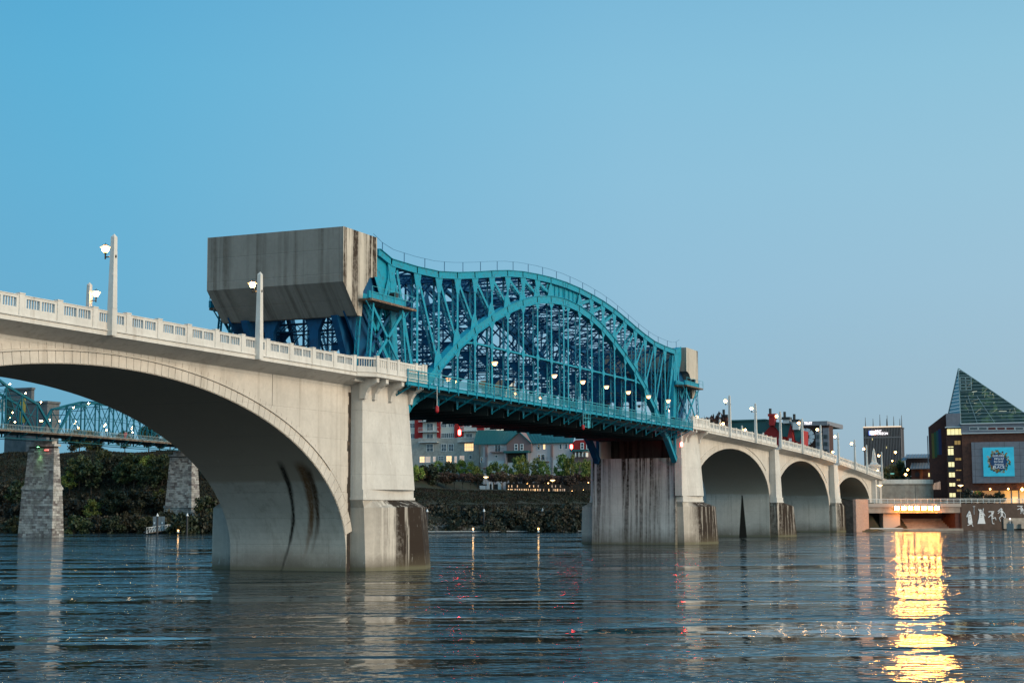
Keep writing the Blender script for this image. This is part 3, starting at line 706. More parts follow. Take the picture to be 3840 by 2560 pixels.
    lat(P(53.5, yi0, 24.0), P(53.5, yi1, 24.0), 1.2, .1, 1.2); lat(P(57.0, yi0, 24.9), P(57.0, yi1, 24.9), .8, .1, .9)
    m = MB(); ym = (yi0 + yi1) / 2
    m.beam(P(54, yi0, 23.4), P(54, ym, 20.2), .3, .2, up=(1, 0, 0)); m.beam(P(54, yi1, 23.4), P(54, ym, 20.2), .3, .2, up=(1, 0, 0)); build("sway_brace", m, M_TEAL_SHADE, root)
    return root
LL = leaf(-1, "left half of the turquoise drawbridge with the big grey counterweight on its tail")
LR = leaf(1, "right half of the turquoise drawbridge sloping down to the small-looking counterweight")

# gate at the joint of the two leaves
t = thing("maintenance_cage", "small pale blue maintenance ladder and box hung under the middle of the turquoise bridge", "cage", (XC + .2, 71.2, 17.5))
m = MB()
for xx in (-1.0, -.2, .9, 1.6): m.box(XC + xx - .04, 70.86, 17.0, XC + xx + .04, 70.94, 19.2)
for z in (17.0, 17.6, 18.2, 18.8): m.box(XC - 1.0, 70.87, z, XC + 1.6, 70.93, z + .06)
build("ladder_frame", m, M_TEALR, t)
build("junction_box", MB().box(XC + .2, 70.7, 16.9, XC + .8, 70.86, 17.9), M_TEALR, t)

# fixed operating frames beside the trusses
def tower(sg, near, label):
    ref = XC + sg * 55.2; zp = 27.0 if sg < 0 else 26.35
    root = thing("machinery_frame", label, "steel frame", (ref, 72.6 if near else 89.9, 19.7), "fixed machinery frames beside the turquoise trusses")
    Yf = (lambda y: y) if near else (lambda y: YM - y)
    cx = [(-4.25, -3.35), (4.0, 3.1)]          # column feet and heads
    for f_, h_ in cx:
        for y in (72.25, 73.65):
            m = MB().laced((ref + f_ * sg * -1, Yf(y), 19.7), (ref + (h_ + (.9 if f_ < 0 else -.6) * 0) * sg * -1, Yf(y), zp - .2), .30, .34, .7); build("column", m, M_TEAL, root)
    for a, b in (((-4.0, 20.0), (3.2, zp - .6)), ((3.9, 20.0), (-3.2, zp - .6))):
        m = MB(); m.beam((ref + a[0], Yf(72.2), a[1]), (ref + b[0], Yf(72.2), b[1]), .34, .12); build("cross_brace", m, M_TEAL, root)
        m = MB(); m.beam((ref + a[0], Yf(73.6), a[1]), (ref + b[0], Yf(73.6), b[1]), .34, .12); build("cross_brace", m, M_TEAL_SHADE, root)
    y0, y1 = sorted((Yf(71.6), Yf(74.0)))
    m = MB().box(ref - 4.6, y0, zp - .1, ref + 5.4, y1, zp + .12); build("platform", m, M_RUST, root)
    m = MB().box(ref - 4.9, min(Yf(71.75), Yf(72.0)), zp + .13, ref + 3.2, max(Yf(71.75), Yf(72.0)), zp + .85); m.box(ref - 4.9, min(Yf(73.3), Yf(73.6)), zp + .13, ref + 3.2, max(Yf(73.3), Yf(73.6)), zp + .85); build("track_girder", m, M_TEAL, root)
    m = MB(); yr = Yf(71.62)
    for k in range(5): xx = ref - 4.5 + k * 2.45; m.box(xx - .03, yr - .03, zp + .1, xx + .03, yr + .03, zp + 1.35)
    for z in (.75, 1.32): m.box(ref - 4.5, yr - .02, zp + z, ref + 5.3, yr + .02, zp + z + .04)
    build("platform_rail", m, M_TEALR, root)
    m = MB().tube((ref + 1.5, Yf(71.9), zp + 1.15), (ref + 1.5, Yf(72.7), zp + 1.15), .33, 12); build("motor", m, M_BLACK, root)
    for e in (-1, 1): m = MB().beam((ref + e * 3.4, Yf(72.2), zp - 1.2), (ref + e * 4.7, Yf(72.2), zp - .15), .1, .1); build("knee_brace", m, M_TEAL, root)
tower(-1, 1, "turquoise cross-braced frame and platform under the big counterweight on the near side")
tower(1, 1, "turquoise cross-braced frame and platform at the right end of the bridge on the near side")
tower(-1, 0, "turquoise frame and platform under the big counterweight on the far side")
tower(1, 0, "turquoise frame and platform at the right end of the bridge on the far side")

# lamps on the trusses
bl = [("bracket", MB().box(-.035, -.04, 0, .035, 0, 3.2).tube((0, -.02, 3.1), (0, -.72, 3.1), .035).mesh("bracket"), M_TEALR), ("lamp_glass", MB().lathe([(.10, 2.98), (.24, 3.10), (.26, 3.32), (.12, 3.42)], (0, -.75, 0), 12).mesh("lamp_glass"), M_LAMPS), ("lamp_shade", MB().lathe([(.27, 3.20), (.40, 3.30), (.36, 3.41), (.27, 3.42)], (0, -.75, 0), 12).mesh("lamp_shade"), lampm("amber_lamp_shade", (1.0, .42, .10), 1.6)), ("lamp_cap", MB().lathe([(.34, 3.43), (.10, 3.54)], (0, -.75, 0), 10).mesh("lamp_cap"), M_BLACK)]  # the amber glowing ring imitates a halo round each lamp
for _, me_, mt_ in bl: me_.materials.append(mt_)
DARKL = bl[1][1].copy(); DARKL.materials.clear(); DARKL.materials.append(M_BLACK)
def truss_lamp(x, y, z, label, lit=True, rz=0):
    t = thing("truss_lamp", label, "bridge lamp", (x, y, z), "lamps fixed to the turquoise trusses", rz)
    for n_, me_, _ in bl:
        o = bpy.data.objects.new(n_, me_ if lit or n_ not in ("lamp_glass", "lamp_shade") else DARKL); C.objects.link(o); o.parent = t  # lamp_shade is the glowing ring that imitates the halo
for i, o in enumerate([-25.1, -5.4, 5.4, 15.2, 25.1, 35.0, 45.4]): truss_lamp(XC + o - 1.0, YN - .36, 20.25 - (.1 if i > 3 else 0), f"{ORD[i]} upper lamp from the left on the near turquoise truss")
for i, px in enumerate([1709, 1681, 1935, 2027]):
    p = at(px, [1427, 1422, 1472, 1490][i], Y=YF + .9 if i != 1 else YF - .5); truss_lamp(p.x, p.y + .75, 18.15 + (p.z - 21.4), f"{ORD[i]} low lamp seen through the turquoise railing")
p = at(2397, 1524, Y=YF + .9); truss_lamp(p.x, p.y + .75, p.z - 3.2, "unlit dark lamp seen through the right part of the turquoise truss", lit=False)
# hanging navigation lights
def navlight(px, y0, y1, Y, label, lit):
    a, b = at(px, y0, Y=Y), at(px + .5, y1, Y=Y); t = thing("navigation_light", label, "signal light", tuple(a), "red navigation lights hung from the bridge")
    build("hanger_rod", MB().tube((a.x, a.y, a.z), (a.x, a.y, b.z + .75), .035), M_RAILW, t)
    build("signal_lens", MB().lathe([(.12, 0), (.22, .15), (.22, .6), (.1, .75)], (a.x, a.y, b.z), 8), M_RED if lit else pr("unlit_red_lens", (.35, .01, .015), .3), t)
navlight(1639, 1448, 1547, 71.2, "unlit red navigation light hanging on a white rod under the left part of the bridge", False)
navlight(2186, 1540, 1611, 71.0, "unlit red and white navigation light hanging under the middle of the bridge", False)
navlight(2555, 1620, 1674, 71.0, "glowing red navigation light hanging in front of the streaked pier", True)
navlight(1723, 1588, 1631, 88.3, "glowing red navigation light hanging below the far side of the turquoise bridge", True)
navlight(2143, 1665, 1683, 88.3, "small glowing red navigation light on the far side near the streaked pier", True)

# the man leaning on the parapet
def person_bust(name, label, loc, rz, shirt, skin, hair, h=1.75):
    root = thing(name, label, "person", loc, None, rz)
    v = [(0, 0, .95), (0, 0, 1.15), (0, .03, 1.40), (0, .05, 1.50), (0, .08, 1.60), (0, .10, 1.72), (.19, .03, 1.40), (.30, .14, 1.20), (.22, .36, 1.22), (-.19, .03, 1.40), (-.30, .14, 1.20), (-.22, .36, 1.22), (.10, 0, .88), (.11, .02, .48), (.11, -.03, .06), (.11, .12, .03), (-.10, 0, .88), (-.11, .02, .48), (-.11, -.03, .06), (-.11, .12, .03)]
    e = [(0, 1), (1, 2), (2, 3), (3, 4), (4, 5), (2, 6), (6, 7), (7, 8), (2, 9), (9, 10), (10, 11), (0, 12), (12, 13), (13, 14), (14, 15), (0, 16), (16, 17), (17, 18), (18, 19)]
    rr = [.15, .14, .15, .06, .085, .08, .07, .05, .035, .07, .05, .035, .09, .065, .045, .04, .09, .065, .045, .04]
    me = bpy.data.meshes.new("body"); me.from_pydata(v, e, []); o = bpy.data.objects.new("body", me); C.objects.link(o); o.parent = root
    sk = o.modifiers.new("skin", 'SKIN'); ss = o.modifiers.new("sub", 'SUBSURF'); ss.levels = 1; ss.render_levels = 1
    for i, r_ in enumerate(rr): me.skin_vertices[0].data[i].radius = (r_, r_ * .8)
    me.skin_vertices[0].data[0].use_root = True
    me.materials.append(shirt)
    place("hair", MB().lathe([(.02, -.06), (.105, -.02), (.10, .06), (.03, .12)], (0, 0, 0), 10).mesh("hair"), root, Vector(loc) + Matrix.Rotation(rz, 3, 'Z') @ Vector((0, .07, 1.72)), (0, 0, 0)); root.children[-1].data.materials.append(hair)
    place("face", MB().lathe([(.03, -.12), (.075, -.06), (.085, .02), (.06, .07)], (0, 0, 0), 10).mesh("face"), root, Vector(loc) + Matrix.Rotation(rz, 3, 'Z') @ Vector((0, .135, 1.66)), (0, 0, 0)); root.children[-1].data.materials.append(skin)
    return root
M_SKIN = pr("skin", (.42, .24, .17), .6); M_HAIR = pr("dark_hair", (.02, .015, .012), .7); M_NAVY = pr("navy_shirt", (.02, .04, .12), .9); M_REDC = pr("red_cloth", (.4, .05, .06), .9)
pp = at(1245, 1320, Y=73.35)
person_bust("person", "person with dark hair in a navy top leaning on the near parapet under the counterweight", (pp.x, 73.35, 19.72), math.pi, M_NAVY, M_SKIN, M_HAIR)

# ================================================================== WATER AND LAND
SHORE = [(-400, 640), (-60, 520), (-10, 470), (33, 425), (47, 408), (62, 396), (68.6, 381), (75, 377), (88, 372), (100, 368), (118, 364), (135.6, 363), (150, 354), (167, 343), (185, 334), (215, 327), (238, 327), (285, 326), (330, 327), (600, 330), (1500, 380)]
PLAT = [(-400, 6.9), (70, 6.9), (74, 7.0), (95, 10.5), (165, 10.8), (200, 12), (225, 14), (250, 18), (275, 22), (1500, 26)]
def land(x, y):
    d = x - interp(y, SHORE); P_ = interp(y, PLAT)
    if d < 0: return max(-4, d * .35)
    n = math.sin(x * .31 + y * .17) * .35 + math.sin(y * .23 - x * .11) * .4
    if y < 72: return 0.5 if d < 14 else (6.6 if d > 16 else .5 + 6.1 * (d - 14) / 2)
    if y < 200:
        z = interp(d, [(0, 0), (3, 1.3), (12, 3.2), (24, 6.9), (30, 7.0), (44, P_ - .3), (56, P_), (90, P_)])
        return z + n * .25 * min(1, d / 6)
    z = interp(d, [(0, 0), (2, 1.2), (12, 5), (26, P_ * .8), (34, P_), (90, P_ + 2), (400, P_ + 6)])
    return z + n * min(1, d / 8)
def grid(xs, ys, f):
    v = [(x, y, f(x, y)) for y in ys for x in xs]; n = len(xs); fc = [(j * n + i, j * n + i + 1, (j + 1) * n + i + 1, (j + 1) * n + i) for j in range(len(ys) - 1) for i in range(n - 1)]
    me = bpy.data.meshes.new("land"); me.from_pydata(v, [], fc); return me
M_SOIL = pr("bank_soil_and_grass", (.014, .020, .008), .95, noise=((.028, .022, .012), .35, .42, .62), bump=.6, nscale=2.5)
xs = [250 + 4 * k for k in range(76)] + [560 + 60 * k for k in range(60)]
ys = [-2000, -1000, -500, -250, -120] + [-60 + 5 * k for k in range(25)] + [66, 70, 71.9, 72.1, 75, 80, 84, 88, 92] + [96 + 4 * k for k in range(70)] + [400, 460, 560, 700, 1000, 1500, 3000]
build("river_bank", grid(xs, ys, land), M_SOIL, None, kind="structure", smooth=True)

def water_mat():
    m = bpy.data.materials.new("river_water"); m.use_nodes = True; g = NG(m); b = m.node_tree.nodes["Principled BSDF"]
    b.inputs["Base Color"].default_value = (.012, .020, .022, 1); b.inputs["IOR"].default_value = 1.333
    geo = g.n("ShaderNodeNewGeometry"); P = geo.outputs["Position"]
    rot = g.n("ShaderNodeMapping"); rot.inputs["Rotation"].default_value = (0, 0, R(-25)); m.node_tree.links.new(P, rot.inputs[0]); V = rot.outputs[0]
    # broad slick and ruffled bands lying along the current
    band = g.noise(V, 1.0, 3, .55, (.06, .017, 1)); band2 = g.noise(V, 1.0, 3, .5, (.12, .02, 1))
    ruff = g.rng(g.m('ADD', g.m('MULTIPLY', band, .65), g.m('MULTIPLY', band2, .35)), .44, .57, .08, 1.1)
    sw = g.noise(V, 1.0, 1, .5, (.16, .08, 1)); rip = g.noise(V, 1.0, 1.5, .5, (.66, .50, 1)); mid_ = g.noise(V, 1.0, 1.5, .5, (.28, .16, 1)); fin = g.noise(V, 1.0, 1.5, .5, (1.9, 1.3, 1))
    h = g.m('ADD', g.m('MULTIPLY', sw, .45), g.m('MULTIPLY', ruff, g.m('ADD', g.m('MULTIPLY', rip, .85), g.m('ADD', g.m('MULTIPLY', mid_, .9), g.m('MULTIPLY', fin, .42)))))
    bp = g.n("ShaderNodeBump"); bp.inputs["Strength"].default_value = 1.0; bp.inputs["Distance"].default_value = .55
    m.node_tree.links.new(h, bp.inputs["Height"]); m.node_tree.links.new(bp.outputs[0], b.inputs["Normal"])
    m.node_tree.links.new(g.rng(ruff, 0, 1, .03, .07), b.inputs["Roughness"])
    b.inputs["Specular IOR Level"].default_value = .5
    return m
M_WATER = water_mat()
build("river_water", MB_ := (lambda m: (m.quad((-900, -900, 0), (700, -900, 0), (700, 900, 0), (-900, 900, 0)), m)[1])(MB()), M_WATER, None, kind="structure")
build("river_bed", (lambda m: (m.quad((-900, -900, -5), (4200, -900, -5), (4200, 3000, -5), (-900, 3000, -5)), m)[1])(MB()), M_SOIL, None, kind="structure")

# rocks along the waterline
rng_ = random.Random(3)
def rock(m, x, y, z, r):
    pts = [(r * math.cos(a) * rng_.uniform(.6, 1.1), r * math.sin(a) * rng_.uniform(.6, 1.1)) for a in (0, 1.05, 2.1, 3.14, 4.2, 5.2)]
    m.loft([[(x + p * 1.0, y + q, z - r * .4) for p, q in pts], [(x + p * .9, y + q * .9, z + r * .25) for p, q in pts], [(x + p * .4, y + q * .4, z + r * .6) for p, q in pts]])
m = MB()
for k in range(1500):
    y = rng_.uniform(96, 205); d = abs(rng_.gauss(3.2, 2.2)) + .2; x = interp(y, SHORE) + d; rock(m, x, y, land(x, y), rng_.uniform(.18, .55))
build("riprap_rocks", m, pr("riprap_stone", (.12, .11, .10), .9, noise=((.03, .03, .025), 1.2, .42, .6)), None, kind="stuff")

# ground cover on the slopes
def ground_cover(name, y0, y1, d0, d1, n, sz, mat, seed):
    r = random.Random(seed); v = []; f = []
    for k in range(n):
        y = r.uniform(y0, y1); d = r.uniform(d0, d1); x = interp(y, SHORE) + d; z = land(x, y)
        s_ = sz * r.uniform(.5, 1.3); a = r.uniform(0, 3.14); c, q = math.cos(a) * s_, math.sin(a) * s_; i = len(v); h_ = s_ * r.uniform(.8, 1.8); l = r.uniform(-.3, .3)
        v += [(x - c, y - q, z - .05), (x + c, y + q, z - .05), (x + c * .4 + l, y + q * .4 + l, z + h_)]; f.append((i, i + 1, i + 2))
    me = bpy.data.meshes.new(name); me.from_pydata(v, [], f); return build(name, me, mat, None, kind="stuff")
GC1 = pr("slope_grass", (.006, .011, .004), .9, noise=((.018, .013, .007), .22, .42, .6)); GC2 = pr("slope_scrub", (.024, .014, .009), .95, noise=((.018, .026, .010), .3, .42, .6))
ground_cover("slope_grass", 96, 205, 4, 50, 60000, .20, GC1, 1)
ground_cover("dry_grass", 96, 205, 30, 46, 14000, .20, GC2, 2)
ground_cover("bluff_undergrowth", 205, 330, 1, 60, 80000, .28, GC1, 3)

# ------------------------------------------------------------------ foliage
def leaf_mat(name, a, b):
    m = pr(name, a, .65, noise=(b, .45, .38, .62)); g = NG(m); bs = m.node_tree.nodes["Principled BSDF"]; src = bs.inputs["Base Color"].links[0].from_socket
    oi = g.n("ShaderNodeObjectInfo"); v = g.rng(oi.outputs["Random"], 0, 1, .45, 1.55); hs = g.n("ShaderNodeHueSaturation"); m.node_tree.links.new(src, hs.inputs["Color"]); m.node_tree.links.new(v, hs.inputs["Value"])
    m.node_tree.links.new(g.rng(g.m('FRACT', g.m('MULTIPLY', oi.outputs["Random"], 7.3)), 0, 1, .455, .52), hs.inputs["Hue"]); m.node_tree.links.new(hs.outputs[0], bs.inputs["Base Color"]); return m
M_LG = leaf_mat("dark_leaves", (.008, .019, .006), (.026, .042, .010)); M_LY = leaf_mat("spring_leaves", (.06, .12, .018), (.14, .19, .03))
M_LB = leaf_mat("russet_twigs", (.036, .019, .013), (.062, .036, .02)); M_LD = leaf_mat("bank_scrub_leaves", (.010, .017, .007), (.026, .022, .012)); M_BARK = pr("bark", (.05, .038, .03), .95)
M_LO = leaf_mat("amber_leaves", (.16, .10, .02), (.10, .09, .02))
def crown_mesh(name, mat, n, rx, rz, lf, seed, base=0.0, clumps=26):
    r = random.Random(seed); v = []; f = []
    cs = []
    for k in range(clumps):
        a = r.uniform(0, 6.283); u = r.uniform(-1, 1) ** 1; q = r.uniform(.25, 1) ** .5; s_ = math.sqrt(max(0, 1 - u * u))
        cs.append((math.cos(a) * s_ * q * rx * .82, math.sin(a) * s_ * q * rx * .82, base + rz + u * q * rz * .85, r.uniform(.22, .42) * rx))
    for k in range(n):
        c = cs[r.randrange(len(cs))]; d = Vector((r.gauss(0, 1), r.gauss(0, 1), r.gauss(0, 1))).normalized() * c[3] * r.uniform(.3, 1.0)
        p = Vector(c[:3]) + Vector((d.x, d.y, d.z * .8)); u = Vector((r.gauss(0, 1), r.gauss(0, 1), r.gauss(0, .6))).normalized(); w_ = u.orthogonal().normalized(); w_.rotate(Matrix.Rotation(r.uniform(0, 6.28), 3, u)); s_ = lf * r.uniform(.6, 1.3)
        i = len(v); x = u.cross(w_)
        v += [tuple(p - w_ * s_), tuple(p + x * s_ * .55), tuple(p + w_ * s_), tuple(p - x * s_ * .55)]; f.append((i, i + 1, i + 2, i + 3))
    me = bpy.data.meshes.new(name); me.from_pydata(v, [], f); me.materials.append(mat); return me
def trunk_mesh(h, r0, seed, spread=1.6):
    r = random.Random(seed); m = MB(); m.tube((0, 0, -.5), (0, 0, h * .45), r0, 6, r0 * .7)
    for k in range(6):
        a = k * 1.05 + r.uniform(-.3, .3); e = (math.cos(a) * spread * r.uniform(.6, 1.1), math.sin(a) * spread * r.uniform(.6, 1.1), h * r.uniform(.75, 1.0)); m.tube((0, 0, h * r.uniform(.3, .45)), e, r0 * .45, 5, r0 * .12)
    me = m.mesh("trunk"); me.materials.append(M_BARK); return me
KINDS = {
 'dark': [(crown_mesh("crown", M_LG, 1500, 3.6, 3.6, .42, s_, 1.6), trunk_mesh(6, .22, s_)) for s_ in (1, 2, 3)],
 'spring': [(crown_mesh("crown", M_LY, 1500, 3.0, 3.2, .30, s_, 2.0), trunk_mesh(6, .16, s_)) for s_ in (4, 5, 6)],
 'russet': [(crown_mesh("crown", M_LB, 1700, 2.6, 1.7, .22, s_, 2.4, 30), trunk_mesh(5, .10, s_, 1.9)) for s_ in (7, 8)],
 'scrub': [(crown_mesh("crown", M_LD, 1300, 3.4, 2.4, .34, s_, -.6), trunk_mesh(3, .12, s_)) for s_ in (9, 10, 11)],
 'amber': [(crown_mesh("crown", M_LO, 1200, 3.0, 3.0, .3, 12, 2.0), trunk_mesh(6, .16, 12))],
}
def tree(kind, x, y, z, s_, label, group, rz=None, cat="tree", sz=1.0):
    r = rng_; me, tr = KINDS[kind][r.randrange(len(KINDS[kind]))]
    t = thing({'dark': "tree", 'spring': "tree", 'russet': "small_tree", 'scrub': "shrub", 'amber': "tree"}[kind], label, cat, (x, y, z), group, r.uniform(0, 6.28) if rz is None else rz)
    for n_, m_ in (("crown", me), ("trunk", tr)):
        o = bpy.data.objects.new(n_, m_); C.objects.link(o); o.parent = t; o.scale = (s_, s_, s_ * sz)
    return t
def at_tree(px, ptop, X, kind, label, group, s_=None, dz=0.0, cat="tree"):
    """a tree whose top shows at pixel (px, ptop); it is walked back from X until its foot stands on the ground"""
    H = {'dark': 8.7, 'spring': 8.2, 'russet': 5.6, 'scrub': 4.1, 'amber': 8}[kind]
    s_ = {'dark': 1.0, 'spring': .8, 'russet': .85, 'scrub': 1.35, 'amber': .8}[kind] * rng_.uniform(.85, 1.2) if s_ is None else s_
    best = None; x = X - 30
    while x < X + 60:
        p = at(px, ptop, X=x); g_ = p.z - H * s_ - land(p.x, p.y)
        if best is None or abs(g_) + abs(x - X) * .04 < best[0]: best = (abs(g_) + abs(x - X) * .04, p)
        x += 1.0
    p = best[1]; return tree(kind, p.x, p.y, min(p.z - H * s_, land(p.x, p.y)), s_, label, group, cat=cat, sz=max(1.0, (p.z - min(p.z - H * s_, land(p.x, p.y))) / (H * s_)))
# left bank: the wooded bluff below the old truss bridge
left = [(20, 1880, 344, 'scrub'), (75, 1800, 350, 'dark'), (30, 1790, 352, 'scrub'), (120, 1860, 342, 'scrub'), (10, 1945, 334, 'scrub'), (70, 1930, 336, 'dark'), (300, 1700, 352, 'dark'), (262, 1765, 348, 'spring'), (345, 1720, 356, 'dark'), (390, 1685, 358, 'dark'), (430, 1700, 352, 'dark'), (468, 1730, 350, 'dark'), (505, 1695, 362, 'dark'), (545, 1705, 356, 'spring'), (585, 1700, 366, 'spring'), (560, 1745, 350, 'dark'), (610, 1700, 372, 'dark'),
        (270, 1870, 342, 'scrub'), (310, 1850, 345, 'scrub'), (350, 1870, 342, 'spring'), (392, 1850, 344, 'scrub'), (430, 1830, 347, 'dark'), (475, 1840, 345, 'scrub'), (520, 1830, 346, 'dark'), (560, 1825, 347, 'scrub'), (600, 1830, 346, 'spring'), (640, 1835, 343, 'scrub'), (672, 1842, 341, 'scrub'), (705, 1845, 340, 'spring'), (740, 1850, 341, 'scrub'), (775, 1860, 342, 'dark'), (805, 1870, 344, 'scrub'), (838, 1880, 345, 'scrub'),
        (255, 1940, 333, 'scrub'), (295, 1930, 335, 'dark'), (335, 1940, 333, 'scrub'), (380, 1925, 336, 'scrub'), (425, 1930, 335, 'dark'), (470, 1925, 336, 'scrub'), (515, 1920, 337, 'scrub'), (555, 1930, 335, 'dark'), (600, 1925, 336, 'scrub'), (640, 1920, 336, 'scrub'), (685, 1915, 337, 'dark'), (725, 1920, 336, 'scrub'), (765, 1925, 337, 'scrub'), (805, 1930, 338, 'scrub'), (145, 1945, 333, 'scrub'),
        (272, 1612, 395, 'dark'), (300, 1602, 398, 'dark'), (330, 1608, 400, 'dark'), (355, 1618, 402, 'dark'), (470, 1612, 410, 'dark'), (560, 1588, 420, 'dark'), (600, 1592, 420, 'dark'), (640, 1578, 424, 'dark'), (672, 1588, 424, 'dark'), (710, 1622, 424, 'dark'), (760, 1690, 400, 'spring'), (790, 1700, 400, 'dark'), (820, 1690, 405, 'dark'), (720, 1690, 404, 'dark')]
kl = {'dark': "dark leafy tree", 'scrub': "dull green shrub", 'spring': "yellow green tree"}
near_of = lambda px: "left of the first stone pier" if px < 80 else "close by the first stone pier" if px < 270 else "on the bank between the two stone piers" if px < 640 else "around the foot of the second stone pier" if px < 730 else "under the big concrete arch near its right foot"
NTH = ORD + ["eleventh", "twelfth", "thirteenth", "fourteenth", "fifteenth", "sixteenth", "seventeenth", "eighteenth", "nineteenth", "twentieth"]
cnt = {}
for px, py, X, k in sorted(left):
    lvl = "at the water's edge" if py > 1905 else "on the lower slope" if py > 1815 else "high on the bluff" if py > 1640 else "rising above the old truss bridge deck"
    key = f"{kl[k]} {lvl}"; cnt[key] = cnt.get(key, 0) + 1
    at_tree(px, py, X, k, f"{NTH[min(cnt[key], 20) - 1]} {key} from the left", f"{key} in the left part", cat="tree" if k != 'scrub' else "shrub")
# middle bank: between the two bascule piers
mid = [(1540, 1760, 412, 'spring'), (1565, 1740, 416, 'spring'), (1600, 1735, 418, 'dark'), (1640, 1725, 420, 'spring'), (1680, 1730, 420, 'dark'), (1730, 1722, 420, 'spring'), (1765, 1728, 418, 'spring'), (1790, 1745, 416, 'spring'), (1850, 1728, 420, 'spring'), (1885, 1735, 420, 'spring'), (1935, 1710, 420, 'spring'), (1962, 1702, 420, 'spring'), (2010, 1712, 418, 'spring'), (2040, 1725, 418, 'spring'), (2105, 1700, 420, 'spring'), (2135, 1702, 420, 'spring'), (2185, 1718, 418, 'spring'), (2210, 1722, 418, 'spring')]
for i, (px, py, X, k) in enumerate(mid): at_tree(px, py, X, k, f"{NTH[i]} leafy tree from the left in front of the apartment houses", "spring trees in front of the apartment houses")
for i, px in enumerate([1570, 1605, 1640, 1672, 1704, 1735, 1765, 1795, 1850, 1880, 1912, 1945, 1978, 2010, 2042, 2074, 2106, 2138, 2170, 2200]):
    at_tree(px, 1768 + (i * 37 % 9) + (6 if px > 1900 else 0), 409 + (i % 3), 'russet', f"{NTH[i]} bare russet small tree from the left above the grassy bank", "russet small trees above the grassy bank")
for i, (px, py, X) in enumerate([(1560, 1905, 385), (1610, 1890, 388), (1655, 1885, 390), (1700, 1895, 388), (1745, 1905, 384), (1720, 1940, 378), (1770, 1890, 389), (1820, 1900, 387), (1880, 1895, 389), (1930, 1905, 387), (1975, 1890, 390), (2030, 1900, 388), (2080, 1895, 391), (2130, 1890, 393), (2170, 1900, 392), (1590, 1940, 378), (1850, 1945, 380), (2000, 1935, 382), (2100, 1940, 386)]):
    at_tree(px, py, X, 'scrub', f"{NTH[i]} dark low shrub counted along the slope above the long floating dock", "low shrubs on the slope above the floating dock", cat="shrub")

# ================================================================== THE OLD TRUSS BRIDGE BEHIND, AT THE LEFT
WY0, WY1 = 231.0, 236.4
wz = lambda x: interp(x, [(180, 23.1), (259, 22.95), (280, 22.85), (333, 22.2), (420, 21.0)])     # deck underside line
def walnut():
    root = thing("old_truss_bridge", "green steel truss footbridge with a string of lights beyond the big concrete arch", "bridge", (300, 233.7, 22))
    spans = [([(228, 33.4), (236, 34.9), (243.5, 36.2), (251, 36.0), (258.8, 34.4), (262.0, 33.0), (267.1, 31.25), (272.2, 29.55)], (217.0, 278.0)),
             ([(283.4, 29.1), (288.7, 30.35), (294.0, 31.5), (299.3, 31.45), (304.6, 31.4), (309.8, 31.3), (314.5, 30.6), (319.9, 28.9), (325.0, 27.0)], (279.2, 331.0)),
             ([(336, 26.5), (342, 28.5), (348, 29.2), (354, 29.2), (360, 29), (366, 27.5), (372, 25.5)], (332.2, 378))]
    # first span nodes spaced to the photograph's lights
    for nodes, (e0, e1) in spans:
        pts = [(e0, wz(e0) + .3)] + nodes + [(e1, wz(e1) + .3)]
        for y in (WY0, WY1):
            m = MB()
            for p, q in zip(pts, pts[1:]): m.beam((p[0], y, p[1]), (q[0], y, q[1]), .50, .45)
            build("top_chord", m, M_GREENB, root)
            for i, (x, z) in enumerate(nodes): build("post", MB().beam((x, y, z), (x, y, wz(x) - .9), .26, .26), M_GREENB, root)
            for i in range(1, len(pts) - 2):
                p, q = pts[i], pts[i + 1]; m = MB(); m.beam((p[0], y, p[1]), (q[0], y, wz(q[0]) + .4), .15, .12)
                if 1 < i < len(pts) - 3 or True: m.beam((q[0], y, q[1]), (p[0], y, wz(p[0]) + .4), .13, .12)
                zm = (p[1] + wz(p[0]) + 1) / 2; m.beam((p[0], y, zm), (q[0], y, (q[1] + wz(q[0]) + 1) / 2), .10, .10)
                build("cross_diagonals", m, M_GREENB, root)
            m = MB(); m.beam((e0, y, wz(e0) - 1.25), (e1, y, wz(e1) - 1.25), .16, .16); build("bottom_chord", m, M_GREENB, root)
        for p, q in zip(nodes, nodes[1:]):
            m = MB(); m.beam((p[0], WY0, p[1]), (p[0], WY1, p[1]), .25, .25, up=(1, 0, 0)); m.beam((p[0], WY0, p[1]), (q[0], WY1, q[1]), .1, .1); m.beam((p[0], WY1, p[1]), (q[0], WY0, q[1]), .1, .1)
            m.beam((p[0], WY0, p[1] - 1.3), (p[0], WY1, p[1] - 1.3), .15, .1, up=(1, 0, 0)); build("lateral_brace", m, M_GREENB, root)
        x = e0 + 2.6
        while x < e1 - 1:
            m = MB().beam((x, WY0 - 1.9, wz(x) - .05), (x, WY1 + 1.9, wz(x) - .05), .25, .3, up=(1, 0, 0)); m.beam((x, WY0 - 1.6, wz(x) - .3), (x, WY0, wz(x) - 1.1), .2, .14, up=(1, 0, 0)); build("floor_beam", m, M_GREENB, root); x += 5.25
    xs_ = [180 + 6 * k for k in range(40)]
    m = MB().loft([[(x, WY0 - 2.0, wz(x)), (x, WY1 + 2.0, wz(x)), (x, WY1 + 2.0, wz(x) + .35), (x, WY0 - 2.0, wz(x) + .35)] for x in xs_]); build("timber_deck", m, M_TIMBER, root)
    for y in (WY0 - 1.95, WY1 + 1.95):
        for a, b in zip(xs_, xs_[1:]):
            m = MB()
            for z in (.5, 1.45): m.beam((a, y, wz(a) + z), (b, y, wz(b) + z), .07, .07)
            for k in range(12): xx = a + (b - a) * k / 12; m.box(xx - .03, y - .02, wz(xx) + .35, xx + .03, y + .02, wz(xx) + 1.45)
            build("railing_panel", m, M_GREENR, root)
    return spans
WSP = walnut()
